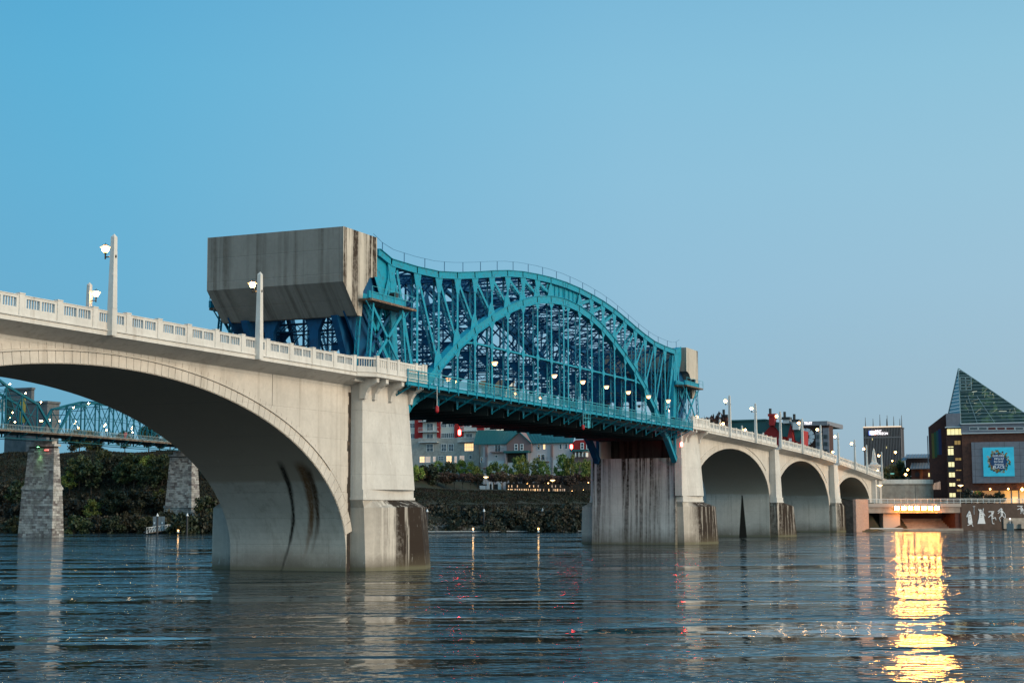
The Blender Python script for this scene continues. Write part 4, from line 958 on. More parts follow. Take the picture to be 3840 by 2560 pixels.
WB = [("lamp_glass", MB().lathe([(.02, -.15), (.15, 0), (.02, .15)], (0, 0, 0), 8).mesh("lamp_glass"), lampm("white_bulb", (1.0, .62, .26), 80))]
WB[0][1].materials.append(WB[0][2]); wp = MB().tube((0, 0, -.55), (0, 0, -.18), .05).mesh("lamp_stem"); wp.materials.append(M_BLACK)
nb = 0
wl_ord = ["at the left edge", "second from the left", "third from the left", "on the lowest node of the first span", "on the first node of the middle span", "on its second node", "on its crest", "on the fourth node of the middle span", "on the fifth node", "where the middle span meets the concrete arch"]
for px, py in [(37, 1445), (96, 1480), (154, 1514), (276, 1533), (332, 1517), (386, 1504), (439, 1510), (490, 1516), (539, 1522)]:
    p = at(px, py, Y=WY0 - .3); t = thing("chord_lamp", f"white string light on the old green truss, {wl_ord[min(nb + 1, 9)]}", "light", tuple(p + Vector((0, 0, .35))), "string lights along the old truss bridge"); nb += 1
    for me_ in (WB[0][1], wp): o = bpy.data.objects.new(me_.name.split('.')[0], me_); C.objects.link(o); o.parent = t
low = [(48, 1546), (38, 1567), (56, 1581), (151, 1577), (157, 1577), (188, 1574), (223, 1577), (286, 1579), (280, 1589), (293, 1603), (395, 1591), (390, 1598), (399, 1612), (495, 1600), (492, 1608), (498, 1621), (590, 1610), (592, 1618), (638, 1625), (667, 1628), (680, 1626), (687, 1640), (703, 1622)]
for i, (px, py) in enumerate(low):
    p = at(px, py, Y=WY1 + 1.2 + (i % 3) * 2.5 + (4 if py < 1575 else 0)); t = thing("walkway_lamp", f"{NTH[i] if i < 20 else ['twenty-first', 'twenty-second', 'twenty-third'][i - 20]} warm globe from the left above the old truss bridge deck", "light", tuple(p), "globe lamps above the old truss bridge deck")
    for me_ in (WB[0][1],): o = bpy.data.objects.new("lamp_glass", me_); C.objects.link(o); o.parent = t; o.scale = (1.1, 1.1, 1.1)
    o = bpy.data.objects.new("lamp_post", MB().tube((0, 0, -(p.z - wz(p.x) + .1)), (0, 0, -.2), .05).mesh("lamp_post")); o.data.materials.append(M_BLACK); C.objects.link(o); o.parent = t

M_STONE = pr("pier_limestone", (.46, .45, .44), .9, noise=((.20, .19, .18), .55, .40, .62), bump=.5, nscale=4)
M_STONED = pr("pier_limestone_dark", (.27, .26, .26), .9, noise=((.12, .10, .10), .7, .4, .62), bump=.5, nscale=4)
M_MORTAR = pr("dark_mortar", (.07, .065, .06), .95)
def stone_pier(label, x0, x1, y0, y1, ztop, zb, zl):
    root = thing("stone_pier", label, "bridge pier", ((x0 + x1) / 2, (y0 + y1) / 2, zb), "masonry piers of the old truss bridge")
    def ext(z):
        if z < zl: g_ = (zl - z) * .04; return x0 - .45 - g_, x1 + 1.1 + g_, y0 - .45 - g_, y1 + 1.2 + g_
        g_ = (ztop - z) * .055; return x0 - g_, x1 + g_, y0 - g_, y1 + g_
    core = MB()
    for a, b in ((zb - 2, zl), (zl, ztop - .6)):
        rr = []
        for z in (a, b - .001 if b == zl else b):
            q = ext(z if a != zl or z != a else z + .001); rr.append([(q[0] + .12, q[2] + .12, z), (q[1] - .12, q[2] + .12, z), (q[1] - .12, q[3] - .12, z), (q[0] + .12, q[3] - .12, z)])
        core.loft(rr)
    build("core", core, M_MORTAR, root)
    m1, m2 = MB(), MB(); z = zb; r = random.Random(int(x0)); row = 0
    while z < ztop - 1.1:
        h = .46 if z > zl else .56
        if z < zl and z + h > zl: h = zl - z
        q = ext(z + h / 2)
        for side in range(3):
            a, b = ((q[2], q[3]), (q[0], q[1]), (q[0], q[1]))[side]; s_ = a; 
            while s_ < b - .01:
                L = min(r.uniform(.7, 1.5), b - s_); L = b - s_ if b - s_ - L < .4 else L; pz = r.uniform(0, .06); mm = m1 if r.random() < .62 else m2
                if side == 0: mm.box(q[0] - pz, s_ + .025, z + .025, q[0] + .3, s_ + L - .025, z + h - .02)
                elif side == 1: mm.box(s_ + .025, q[2] - pz, z + .025, s_ + L - .025, q[2] + .3, z + h - .02)
                else: mm.box(s_ + .025, q[3] - .3, z + .025, s_ + L - .025, q[3] + pz, z + h - .02)
                s_ += L
        z += h
    build("pale_masonry", m1, M_STONE, root, kind="stuff"); build("dark_masonry", m2, M_STONED, root, kind="stuff")
    q = ext(zl - .01)
    build("shoulder_cap", MB().loft([[(q[0] - .15, q[2] - .15, zl - .05), (q[1] + .15, q[2] - .15, zl - .05), (q[1] + .15, q[3] + .15, zl - .05), (q[0] - .15, q[3] + .15, zl - .05)], [(q[0] - .15, q[2] - .15, zl + .3), (q[1] + .15, q[2] - .15, zl + .3), (q[1] + .15, q[3] + .15, zl + .3), (q[0] - .15, q[3] + .15, zl + .3)], [(x0 - .5, y0 - .5, zl + 1.1), (x1 + .5, y0 - .5, zl + 1.1), (x1 + .5, y1 + .5, zl + 1.1), (x0 - .5, y1 + .5, zl + 1.1)]]), M_STONE, root)
    build("coping", MB().box(x0 - .35, y0 - .35, ztop - .6, x1 + .35, y1 + .35, ztop - .05), M_STONE, root)
    build("bearing_block", MB().box((x0 + x1) / 2 - .8, y0 + .6, ztop - .05, (x0 + x1) / 2 + .8, y1 - .6, ztop + .7), M_STONE, root)
    return root
p1 = stone_pier("tall stone block pier at the left, lit green near its top", 277.6, 279.2, 230.5, 237.7, 20.9, -1.0, 10.6)
stone_pier("shorter stone block pier rising from shrubs inside the concrete arch", 330.6, 333.0, 230.1, 236.8, 20.2, 3.0, 6.4)
gl = at(150, 1672, X=277.2)
t = thing("green_floodlight", "small green floodlight shining down the first stone pier", "light", (276.4, gl.y, 20.3)); build("lamp_housing", MB().box(276.2, gl.y - .25, 20.2, 277.0, gl.y + .25, 20.5), M_BLACK, t); build("lens", MB().box(276.4, gl.y - .18, 20.17, 276.8, gl.y + .18, 20.199), lampm("green_flood_lens", (.2, 1.0, .35), 25), t)
ld = bpy.data.lights.new("green_beam", 'SPOT'); lo = bpy.data.objects.new("green_beam", ld); C.objects.link(lo); ld.energy = 700; ld.color = (.45, 1, .35); ld.spot_size = R(50); ld.spot_blend = .9; ld.shadow_soft_size = .1
lo.parent = t; lo.location = (.2, 0, -.25); lo.rotation_euler = Vector((.10, 0, -1)).to_track_quat('-Z', 'Y').to_euler()
t = thing("navigation_light", "small red light strip near the top of the first stone pier", "signal light", (276.7, at(177, 1687, X=277).y, 19.4)); q = at(177, 1687, X=277); build("signal_lens", MB().box(276.6, q.y - .5, q.z - .12, 276.9, q.y + .5, q.z + .12), lampm("dim_red_strip", (1, .05, .03), 2.5), t)

# ================================================================== BUILDINGS ON THE FAR BANK
M_BRK = pr("red_brown_brick", (.15, .055, .035), .9, noise=((.09, .035, .025), 1.2, .4, .65))
M_BRKD = pr("dark_brick", (.075, .028, .022), .9, noise=((.05, .02, .018), 1.2, .4, .65))
M_CRM = pr("cream_siding", (.55, .53, .49), .85); M_REDP = pr("dark_red_panel", (.34, .016, .016), .8); M_GRYB = pr("grey_block_wall", (.42, .39, .36), .9, noise=((.30, .28, .26), 1.0, .4, .6))
M_PINK = pr("pale_stucco", (.52, .44, .45), .9); M_BRN = pr("brown_stucco", (.22, .14, .14), .9); M_WHT = pr("white_wall", (.55, .56, .58), .9)
M_ROOF = pr("green_metal_roof", (.012, .095, .10), .45); M_ROOFG = pr("grey_metal_roof", (.16, .20, .24), .5); M_GREY = pr("grey_clad_panel", (.20, .20, .235), .7, noise=((.17, .17, .20), .8, .4, .6))
M_GREYB = pr("grey_block_museum", (.12, .13, .145), .9, noise=((.085, .095, .105), .7, .4, .6)); M_DKW = pr("dark_tower_wall", (.045, .038, .045), .8); M_FIN = pr("pale_tower_fin", (.20, .17, .17), .8)
M_STUC = pr("tan_stucco", (.30, .22, .15), .9); M_AQG = pr("green_tinted_glass", (.008, .028, .024), .12, spec=.5, noise=((.09, .15, .06), .33, .50, .66)); M_MULL = pr("pale_mullion", (.26, .36, .38), .5)  # green glass: paler blotches put lit patches into the colour
M_WARM = lampm("lit_entrance_wall", (1.0, .45, .07), .8); M_WARMD = lampm("dim_lit_interior", (1.0, .42, .08), .35)
def rc(X, px0, py0, px1, py1):
    """a picture rectangle on the plane X: y0, y1, z0, z1"""
    mx, my = (px0 + px1) / 2, (py0 + py1) / 2
    ya, yb = at(px0, my, X=X).y, at(px1, my, X=X).y; za, zb = at(mx, py1, X=X).z, at(mx, py0, X=X).z
    return min(ya, yb), max(ya, yb), za, zb
def slab(X, r, d, mb=None, off=0.0):
    y0, y1, z0, z1 = rc(X, *r); mb = mb or MB(); mb.box(X - off, y0, z0, X + d, y1, z1); return mb
def window(root, X, r, lit=None, frame=M_WHITE, nv=2, nh=1, t=.10, prj=.10):
    y0, y1, z0, z1 = rc(X, *r); p = build("window", MB().box(X - prj * .4, y0, z0, X - .01, y1, z1), lit or M_GLASS, root)
    m = MB(); a = X - prj
    for yy in (y0, y1): m.box(a, yy - t / 2, z0 - t / 2, X, yy + t / 2, z1 + t / 2)
    for zz in (z0, z1): m.box(a + .004, y0, zz - t / 2, X - .004, y1, zz + t / 2)
    for k in range(1, nv): yy = y0 + (y1 - y0) * k / nv; m.box(a + .01, yy - t * .4, z0, X - .01, yy + t * .4, z1)
    for k in range(1, nh): zz = z0 + (z1 - z0) * k / nh; m.box(a + .015, y0, zz - t * .4, X - .015, y1, zz + t * .4)
    build("frame", m, frame, p); return p
def z6(x, y): return (1520 + x / 4.611, 1560 + y / 4.611)
def z7(x, y): return (1820 + x / 5.226, 1600 + y / 5.226)
def R6(a, b, c, d): return (*z6(a, b), *z6(c, d))
def R7(a, b, c, d): return (*z7(a, b), *z7(c, d))
# --- apartment block
XA = 445.0
apt = thing("apartment_building", "cream, grey and dark red apartment block with balconies seen under the bridge", "building", (XA, 215, 11))
y0, y1, z0, z1 = rc(XA, 1480, 1525, 1862, 1842)
build("wall", MB().box(XA, y0, 9, XA + 18, y1, z1), M_CRM, apt)
build("lower_wall", slab(XA, (1480, 1643, 1800, 1850), .5, off=.45), M_GRYB, apt)
for r in ((165, 40, 226, 385), (550, 60, 611, 380), (850, 60, 906, 380), (1240, 150, 1362, 268), (226, 40, 300, 385), (906, 60, 1010, 360)): build("red_panel", slab(XA, R6(*r), .2, off=.25 if r[0] not in (226, 906) else .05), M_REDP, apt)
build("roof", MB().box(XA - .6, y0, z1, XA + 18, y1, z1 + .6), M_GREY, apt)
for r, nv, nh, lit in [((65, 120, 165, 205), 3, 1, None), ((65, 300, 165, 385), 3, 1, None), ((65, 485, 150, 570), 2, 2, None), ((372, 125, 482, 250), 2, 1, None), ((372, 305, 482, 435), 2, 1, None), ((620, 110, 715, 190), 3, 1, None), ((745, 110, 845, 190), 3, 1, None), ((620, 290, 845, 375), 7, 1, None), ((1050, 300, 1160, 430), 2, 1, None), ((-20, 300, 50, 385), 2, 1, None), ((1000, 110, 1120, 180), 2, 1, None)]:
    window(apt, XA - (.0 if r[1] < 400 and r[0] not in (65,) else 0), R6(*r), lit, nv=nv, nh=nh)
for r, nv, nh, lit in [((370, 480, 482, 610), 2, 2, None), ((625, 480, 710, 605), 2, 2, None), ((750, 480, 835, 605), 2, 2, None), ((1025, 470, 1180, 600), 4, 2, M_WIN_LIT), ((250, 695, 335, 800), 2, 2, M_WIN_LIT), ((350, 695, 435, 800), 3, 2, M_WARMD), ((480, 695, 525, 790), 1, 2, M_WARMD), ((575, 690, 665, 765), 3, 2, M_GLASS), ((710, 685, 803, 805), 2, 2, M_WIN_LIT), ((848, 690, 895, 805), 1, 2, M_WARMD), ((940, 680, 1022, 765), 3, 2, M_WARMD), ((1105, 675, 1152, 740), 1, 1, None)]:
    window(apt, XA - .46, R6(*r), lit, nv=nv, nh=nh)
for (a, b, c, d) in [(228, 35, 552, 88), (228, 192, 552, 268), (228, 372, 552, 448), (950, 178, 1240, 252), (908, 362, 1205, 436)]:
    ya, yb, za, zb = rc(XA - 1.4, *R6(a, b, c, d)); bal = build("balcony", MB().box(XA - 1.6, ya, za - .12, XA - .02, yb, za + .12), M_RAILW, apt)
    m = MB(); m.box(XA - 1.6, ya, zb - .06, XA - 1.54, yb, zb); n = int((yb - ya) / .28)
    for k in range(n + 1): yy = ya + (yb - ya) * k / n; m.box(XA - 1.59, yy - .02, za + .12, XA - 1.55, yy + .02, zb - .06)
    for yy in (ya, yb): m.box(XA - 1.55, yy - .02, zb - .06, XA - .02, yy + .02, zb)
    build("balcony_rail", m, M_RAILW, bal)
# --- townhouse row with the green roof
XT = 438.0
tw = thing("townhouse_row", "pale townhouses with a green metal roof and a brown central gable under the bridge", "building", (XT, 185, 11))
y0, y1, z0, z1 = rc(XT, *R7(-40, 330, 1715, 1262)); build("wall", MB().box(XT, y0, 9, XT + 14, y1, z1), M_PINK, tw)
build("white_plinth", slab(XT, R7(45, 655, 1700, 960), .4, off=.12), M_WHT, tw)
def roofpoly(name, X0, eave, ridge, dx, par, mat=M_ROOF, over=.6):
    """sloping roof plane from the eave line at X0 up to the ridge line dx metres behind, with standing seams; lines are picture points"""
    e = [at(p[0], p[1], X=X0 - over) for p in eave]; r = [at(p[0], p[1], X=X0 + dx) for p in ridge]; t_ = Vector((0, 0, -.25))
    m = MB(); q = [e[0], e[1], r[1], r[0]]; m.loft([[tuple(p + t_) for p in q], [tuple(p) for p in q]]); o = build(name, m, mat, par)
    s_ = MB(); n = int((e[1] - e[0]).length / .9)
    for k in range(n + 1): f = k / n; s_.beam(e[0].lerp(e[1], f) + Vector((0, 0, .05)), r[0].lerp(r[1], f) + Vector((0, 0, .05)), .07, .09, up=(0, 0, 1))
    build("standing_seams", s_, mat, o, kind="stuff"); return o
roofpoly("roof", XT, (z6(1180, 480), z7(450, 325)), (z6(1240, 240), z7(650, 70)), 6, tw)
roofpoly("roof", XT, (z7(880, 318), z7(1715, 298)), (z7(700, 75), z7(1770, 130)), 6, tw)
g = [at(*z7(*p), X=XT - .9) for p in ((418, 325), (665, 103), (905, 320))]; gb = [at(*z7(*p), X=XT - .9) for p in ((905, 480), (418, 470))]
m = MB().polyx([(p.y, p.z) for p in g + gb], XT - .9, XT + 5); build("gable", m, M_BRN, tw)
m = MB(); m.beam(g[0] + Vector((-.2, 0, 0)), g[1] + Vector((-.2, 0, .1)), .28, .5, up=(1, 0, 0)); m.beam(g[1] + Vector((-.2, 0, .1)), g[2] + Vector((-.2, 0, 0)), .28, .5, up=(1, 0, 0)); build("gable_trim", m, M_ROOF, tw)
build("canopy", slab(XT, R7(405, 470, 890, 512), .2, off=2.0), M_ROOF, tw)
build("canopy", slab(XT, R7(1700, 446, 2050, 486), .2, off=2.0), M_ROOF, tw)
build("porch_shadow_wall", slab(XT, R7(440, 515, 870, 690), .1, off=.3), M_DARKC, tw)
for x_ in (415, 850): build("porch_column", slab(XT, R7(x_, 512, x_ + 28, 760), .2, off=1.8), M_GREY, tw)
for x_ in (5, 1290): build("downpipe_column", slab(XT, R7(x_, 345, x_ + 38, 590), .2, off=.5), M_BRN, tw); build("column_base", slab(XT, R7(x_, 592, x_ + 38, 900), .2, off=.52), M_GREY, tw)
for r, lit in [((577, 340, 633, 457), None), ((687, 340, 743, 457), None)]: window(tw, XT - .9, R7(*r), lit, nv=1, nh=2, t=.16)
for r, lit, nv in [((1020, 340, 1070, 447), None, 1), ((1133, 342, 1178, 440), M_WIN_LIT, 1), ((1452, 330, 1500, 435), None, 1), ((1563, 330, 1610, 432), None, 1), ((1090, 538, 1166, 668), None, 1), ((1028, 538, 1080, 640), None, 1), ((190, 350, 300, 488), None, 2), ((1452, 530, 1560, 640), None, 2), ((195, 552, 240, 598), None, 1), ((-95, 600, -50, 700), None, 1)]: window(tw, XT, R7(*r), lit, nv=nv, nh=1, t=.12)
window(tw, XT - .12, R7(1200, 738, 1250, 842), None, nv=1, nh=3, t=.12)
for (a, b, c, d) in [(92, 415, 368, 492), (1040, 600, 1228, 678), (-130, 700, -10, 800)]:
    ya, yb, za, zb = rc(XT - 1.2, *R7(a, b, c, d)); bal = build("balcony", MB().box(XT - 1.4, ya, za - .1, XT - .02, yb, za + .1), M_BRN, tw); m = MB(); m.box(XT - 1.4, ya, zb - .06, XT - 1.35, yb, zb); n = int((yb - ya) / .25)
    for k in range(n + 1): yy = ya + (yb - ya) * k / n; m.box(XT - 1.39, yy - .015, za + .1, XT - 1.36, yy + .015, zb)
    build("balcony_rail", m, M_BLACK, bal)
for x_ in (1800, 1868, 1936, 2004): build("porch_column", slab(XT, R7(x_, 505, x_ + 12, 590), .1, off=1.9), M_WHITE, tw)
build("red_gable_house", MB().polyx([(p.y, p.z) for p in [at(*z7(*q), X=XT - .5) for q in ((1715, 300), (1775, 255), (1940, 250), (2080, 300), (2090, 450), (1715, 450))]], XT - .5, XT + 9), M_REDP, tw)
for r in ((1872, 315, 1926, 432), (1984, 315, 2040, 432)): window(tw, XT - .5, R7(*r), None, nv=1, nh=2, t=.18)
build("wall_beyond", slab(XT, R7(1715, 488, 2300, 1262), 8, off=.02), M_BRN, tw)
for a, c in ((45, 90), (140, 250), (262, 330)): build("ground_floor_pillar", slab(XT, R7(a, 1090, c if a != 140 else 160, 1300), .2, off=.6), M_WHT, tw)
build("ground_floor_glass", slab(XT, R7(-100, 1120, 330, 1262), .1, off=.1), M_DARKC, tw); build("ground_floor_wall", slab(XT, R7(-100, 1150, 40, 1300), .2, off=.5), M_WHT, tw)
# lit restaurant front below the trees
rs = thing("restaurant_front", "dark ground floor front with warm lit windows behind the russet trees", "shopfront", (XT - 2, 175, 10.8))
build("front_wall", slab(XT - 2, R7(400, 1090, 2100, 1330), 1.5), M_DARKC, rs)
r_ = random.Random(5)
for k in range(26):
    x_ = 440 + k * 44 + r_.uniform(-8, 8); w_ = r_.uniform(10, 26)
    if 1050 < x_ < 1280 and k % 2: continue
    build("lit_window", slab(XT - 2, R7(x_, 1212, x_ + w_, 1300), .05, off=.05), r_.choice([M_WARM, M_WARMD, M_WIN_LIT]), rs)
for x_ in (450, 512, 622, 860, 940, 1030, 1300, 1370, 1465): build("lit_window", slab(XT - 2, R7(x_, 1140, x_ + 14, 1180), .05, off=.05), r_.choice([M_WARM, M_WARMD]), rs)
for i, (x_, y_) in enumerate([(818, 1105), (1152, 1096), (1233, 1100), (1580, 1090), (1662, 1096), (2018, 1086), (1918, 1232), (1700, 1258), (902, 1284)]):
    p = at(*z7(x_, y_), X=XT - 3); t = thing("globe_light", f"{ORD[i]} small white light from the left among the russet trees", "light", tuple(p), "small lights in front of the restaurant"); build("lamp_glass", MB().lathe([(.02, -.16), (.16, 0), (.02, .16)], tuple(p), 8), M_LAMPS, t); build("lamp_stem", MB().tube((p.x, p.y, land(p.x, p.y)), (p.x, p.y, p.z - .15), .04), M_BLACK, t)
# --- building seen through the truss, and museum blocks at left
def block(name, label, X, r, depth, mat, extra=None, zb=5, cat="building"):
    y0, y1, z0, z1 = rc(X, *r); t = thing(name, label, cat, (X, (y0 + y1) / 2, zb)); build("wall", MB().box(X, y0, zb, X + depth, y1, z1), mat, t); build("roof", MB().box(X - .4, y0 - .4, z1, X + depth, y1 + .4, z1 + .7), mat if extra is None else extra, t); return t, (y0, y1, z0, z1)
bt, q = block("tan_building", "tan stucco building with an orange brown top seen through the bridge railing", 600, (1806, 1431, 1898, 1560), 9, M_CRM, M_STUC)
build("cornice_band", MB().box(599.2, q[0] - 1, q[3] - 2.6, 600, q[1] + 1, q[3] - .02), M_STUC, bt); build("corner_wing", MB().box(601, q[0] - 3, 5, 608, q[0], q[3] - 2), M_CRM, bt)
for k in range(5): build("window", MB().box(599.9, q[0] + 3 + k * 4.4, q[3] - 7.5, 599.98, q[0] + 5 + k * 4.4, q[3] - 5), M_GLASS, bt)
mt_, q = block("museum_block", "grey block museum wing with a yellow panel behind the first truss span", 405, (20, 1462, 116, 1620), 1.4, M_GREYB)
build("yellow_panel", MB().box(404.8, at(96, 1500, X=405).y, q[3] - 11, 405 - .002, at(78, 1500, X=405).y, q[3] - 2.5), pr("yellow_panel_paint", (.45, .36, .08), .7), mt_)
build("glass_front", MB().box(404.7, at(50, 1500, X=405).y, q[2] + 1, 404.99, at(28, 1500, X=405).y, q[3] - 3), M_AQG, mt_)
build("stone_panel", MB().box(404.7, at(22, 1500, X=405).y, q[3] - 7, 404.99, at(5, 1500, X=405).y, q[3] - 3), M_CRM, mt_)
mt2, q = block("museum_hall", "big windowless grey brick hall between the two spans of the old truss bridge", 398.01, (100, 1512, 176, 1640), 6, M_GREYB)
for k in range(6): build("wall_band", MB().box(397.93, q[0], q[3] - 2 - k * 2.0, 397.99, q[1], q[3] - 1.93 - k * 2.0), M_GREY, mt2)
# --- houses with green roofs and chimneys behind the right approach
def z5c(x, y): return (2620 + x / 4.523, 1540 + y / 4.523)
XH = 500.0
hh = thing("green_roof_house", "long teal-roofed dark red houses with chimneys behind the right approach parapet", "building", (XH, 130, 13))
def ppoly(name, pts, X, d, mat, par): m = MB().polyx([(p.y, p.z) for p in [at(*z5c(*q), X=X) for q in pts]], X, X + d); return build(name, m, mat, par)
ppoly("wall", [(60, 200), (1750, 330), (1750, 900), (60, 900)], XH + 2, 10, M_REDP, hh)
ppoly("roof", [(60, 175), (430, 158), (1134, 138), (1220, 152), (1500, 440), (60, 440)], XH, 1.0, M_ROOF, hh)
ppoly("roof_ridge", [(560, 158), (1134, 137), (1134, 160), (560, 182)], XH - .6, .6, M_ROOF, hh)
ppoly("red_gable", [(1240, 225), (1440, 430), (1440, 620), (1020, 620), (1080, 410)], XH - 1.2, 1.0, M_REDP, hh)
ppoly("roof", [(1300, 185), (1560, 212), (1505, 445), (1420, 430), (1290, 250)], XH - 2, 1.5, M_ROOF, hh)
ppoly("red_gable", [(1558, 222), (1620, 540), (1620, 640), (1508, 640), (1508, 440)], XH - 3, 1.0, M_REDP, hh)
ppoly("roof", [(1600, 260), (1760, 300), (1740, 560), (1640, 500)], XH - 2, 1.5, M_ROOF, hh)
ppoly("red_gable", [(1745, 420), (1800, 620), (1690, 640)], XH - 3, 1.0, M_REDP, hh)
for x_ in (1540, 1562): window(hh, XH - 3, (*z5c(x_, 470), *z5c(x_ + 9, 520)), None, nv=1, nh=1, t=.2)
for (a, b, c, d, mt) in ((436, 110, 506, 300, M_BRKD), (1216, 95, 1304, 250, M_REDP), (1450, 150, 1556, 215, M_WHT), (1616, 190, 1718, 322, M_WHT)):
    y0, y1, z0, z1 = rc(XH - 2, *z5c(a, b), *z5c(c, d)); ch = build("chimney", MB().box(XH - 4, y0, z0, XH - 1, y1, z1), mt, hh); build("chimney_cap", MB().box(XH - 4.3, y0 - .3, z1, XH - .7, y1 + .3, z1 + .8), M_BLACK if mt is not M_REDP else mt, ch)
    ym = (y0 + y1) / 2; build("chimney_pot", MB().tube((XH - 3, ym + .6, z1 + .8), (XH - 3, ym + .6, z1 + 2.6), .45, 8), M_BLACK, ch)
for k, px in enumerate((2652, 2672, 2688)): at_tree(px, 1563, 520, 'russet', f"{ORD[k]} bare tree top above the teal roof beside the turquoise bridge end", "bare tree tops above the teal roof", s_=2.4)
# --- two towers far behind
tr, q = block("office_tower", "grey office block with white TRUST letters behind the bridge lamps", 760, (2952, 1596, 3110, 1700), 10, M_BRKD, M_GREY, 10)
build("sign_band", MB().box(758.6, at(3104, 1588, X=760).y, q[3] + .02, 800, at(2952, 1588, X=760).y, at(3030, 1580, X=760).z), M_GREY, tr)
for a, c in ((3059, 3084), (3087, 3109)):
    ya, yb, za, zb = rc(759.4, a, 1604, c, 1700); build("window_bay", MB().box(759.2, ya, 12, 759.99, yb, zb), M_GREY, tr)
    for k in range(7):
        for j in range(3): yy = ya + .5 + (yb - ya - 1) * (j + .1) / 3; build("window", MB().box(759.05, yy, zb - 3.4 - k * 3.6 - 1.9, 759.19, yy + 1.0, zb - 3.4 - k * 3.6), M_GLASS, tr)
pt = at(3015, 1593, X=758.4); text_mesh("sign_letters", "TRUST", 1.9, M_SIGNW, facing_x(758.4, pt.y, pt.z + .2), tr, ext=.1, sx=.72)
pf = at(3023, 1637, X=759); m = MB()
for k in range(10):
    a = k * math.pi / 5; m.beam((758.9, pf.y + 1.6 * math.cos(a), pf.z + 1.6 * math.sin(a)), (758.9, pf.y + 4.2 * math.cos(a), pf.z + 4.2 * math.sin(a)), 1.5, .15, up=(1, 0, 0), w2=2.1); 
build("flower_emblem", m, pr("pale_emblem", (.5, .55, .62), .6), tr)
XF = 1000.0
fh, q = block("bank_tower", "dark ribbed bank tower with a lit FIRST HORIZON sign", XF, (3243, 1606, 3382, 1850), 12, M_DKW, None, 10)
def z4c(x, y): return (3200 + x / 5.225, 1560 + y / 5.225)
n = 24
for k in range(n + 1): yy = q[0] + (q[1] - q[0]) * k / n; build("facade_fin", MB().box(XF - 1.2, yy - .22, 10, XF - .01, yy + .22, q[3] + .5), M_FIN, fh)
build("floor_band", MB().box(XF - 1.3, q[0], at(3315, 1639.5, X=XF).z - .4, XF - .02, q[1], at(3315, 1639.5, X=XF).z + .4), M_FIN, fh)
build("lit_roof_edge", MB().box(XF - 1.4, q[0] - .3, q[3] + .71, XF - .3, q[1] + .3, q[3] + 1.5), lampm("warm_roof_edge", (1, .62, .30), .7), fh)
sr = rc(XF - 1.6, *z4c(342, 286), *z4c(412, 364)); build("sign_emblem", MB().box(XF - 1.8, sr[0], sr[2], XF - 1.3, sr[1], sr[3]), M_SIGNW, fh)
build("sign_emblem_edge", MB().box(XF - 1.82, sr[1], sr[2], XF - 1.3, sr[1] + 1.1, sr[3]), M_SIGNR, fh); build("sign_emblem_stripe", MB().box(XF - 1.84, sr[0] - .9, sr[2], XF - 1.3, sr[0], sr[3]), M_SIGNO, fh)
pt = at(*z4c(425, 320), X=XF - 1.8); text_mesh("sign_letters", "FIRST", 2.2, M_SIGNW, facing_x(XF - 1.8, pt.y, pt.z + .1), fh, ext=.1, sx=.8)
pt = at(*z4c(425, 364), X=XF - 1.8); text_mesh("sign_letters", "HORIZON", 2.2, M_SIGNW, facing_x(XF - 1.8, pt.y, pt.z), fh, ext=.1, sx=.8)
for x_, y_ in ((376, 450), (645, 612)): r = rc(XF, *z4c(x_ - 12, y_ - 18), *z4c(x_ + 12, y_ + 18)); build("lit_window", MB().box(XF - .5, r[0], r[2], XF - .02, r[1], r[3]), M_WIN_YEL, fh)
for x_ in (240, 390, 525, 655, 668, 795, 915, 950): p = at(*z4c(x_, 230), X=XF + 2); build("antenna", MB().tube((p.x, p.y, q[3]), (p.x, p.y, q[3] + random.uniform(6, 11)), .35, 5, .12), M_BLACK, fh)

# ------------------------------------------------------------------ right bank: abutment, curved wall, plaza, wall of figures, aquarium
M_RWALL = pr("retaining_wall_concrete", (.30, .27, .24), .9, noise=((.22, .19, .17), .6, .4, .62)); M_PSTONE = pr("pinkish_rough_stone", (.36, .25, .22), .95, noise=((.25, .17, .15), 2.2, .4, .6), bump=.6, nscale=5)
M_DSTONE = pr("black_stained_stone", (.035, .03, .028), .9, noise=((.07, .06, .055), .8, .45, .65)); M_WALLF = pr("dark_brown_wall", (.045, .028, .022), .85, noise=((.065, .042, .035), .7, .4, .65)); M_BEAM = pr("plaza_beam_concrete", (.34, .31, .29), .9)
ab = thing("bridge_abutment", "cream concrete end block with a stack of grooves after the smallest arch", "bridge abutment", (438, 80, 7))
build("end_wall", MB().box(433.502, YS0 - .0, 2, 447, YS1, deckz(440) - .05), M_CREAM, ab)
build("end_pilaster", MB().box(434.6, 73.3, 2, 436.9, YS0 - .004, deckz(436) - .4), M_SHAFT, ab)
build("end_pilaster", MB().box(439.4, 73.1, 2, 443.8, YS0 - .004, deckz(443) - .4), M_SHAFT, ab)
for k in range(9): build("groove", MB().box(437.0, YS0 - .012, 7.6 + k * .68, 439.3, YS0 - .004, 7.66 + k * .68), M_DARKC, ab)
cornice(ab, 433.502, 452)
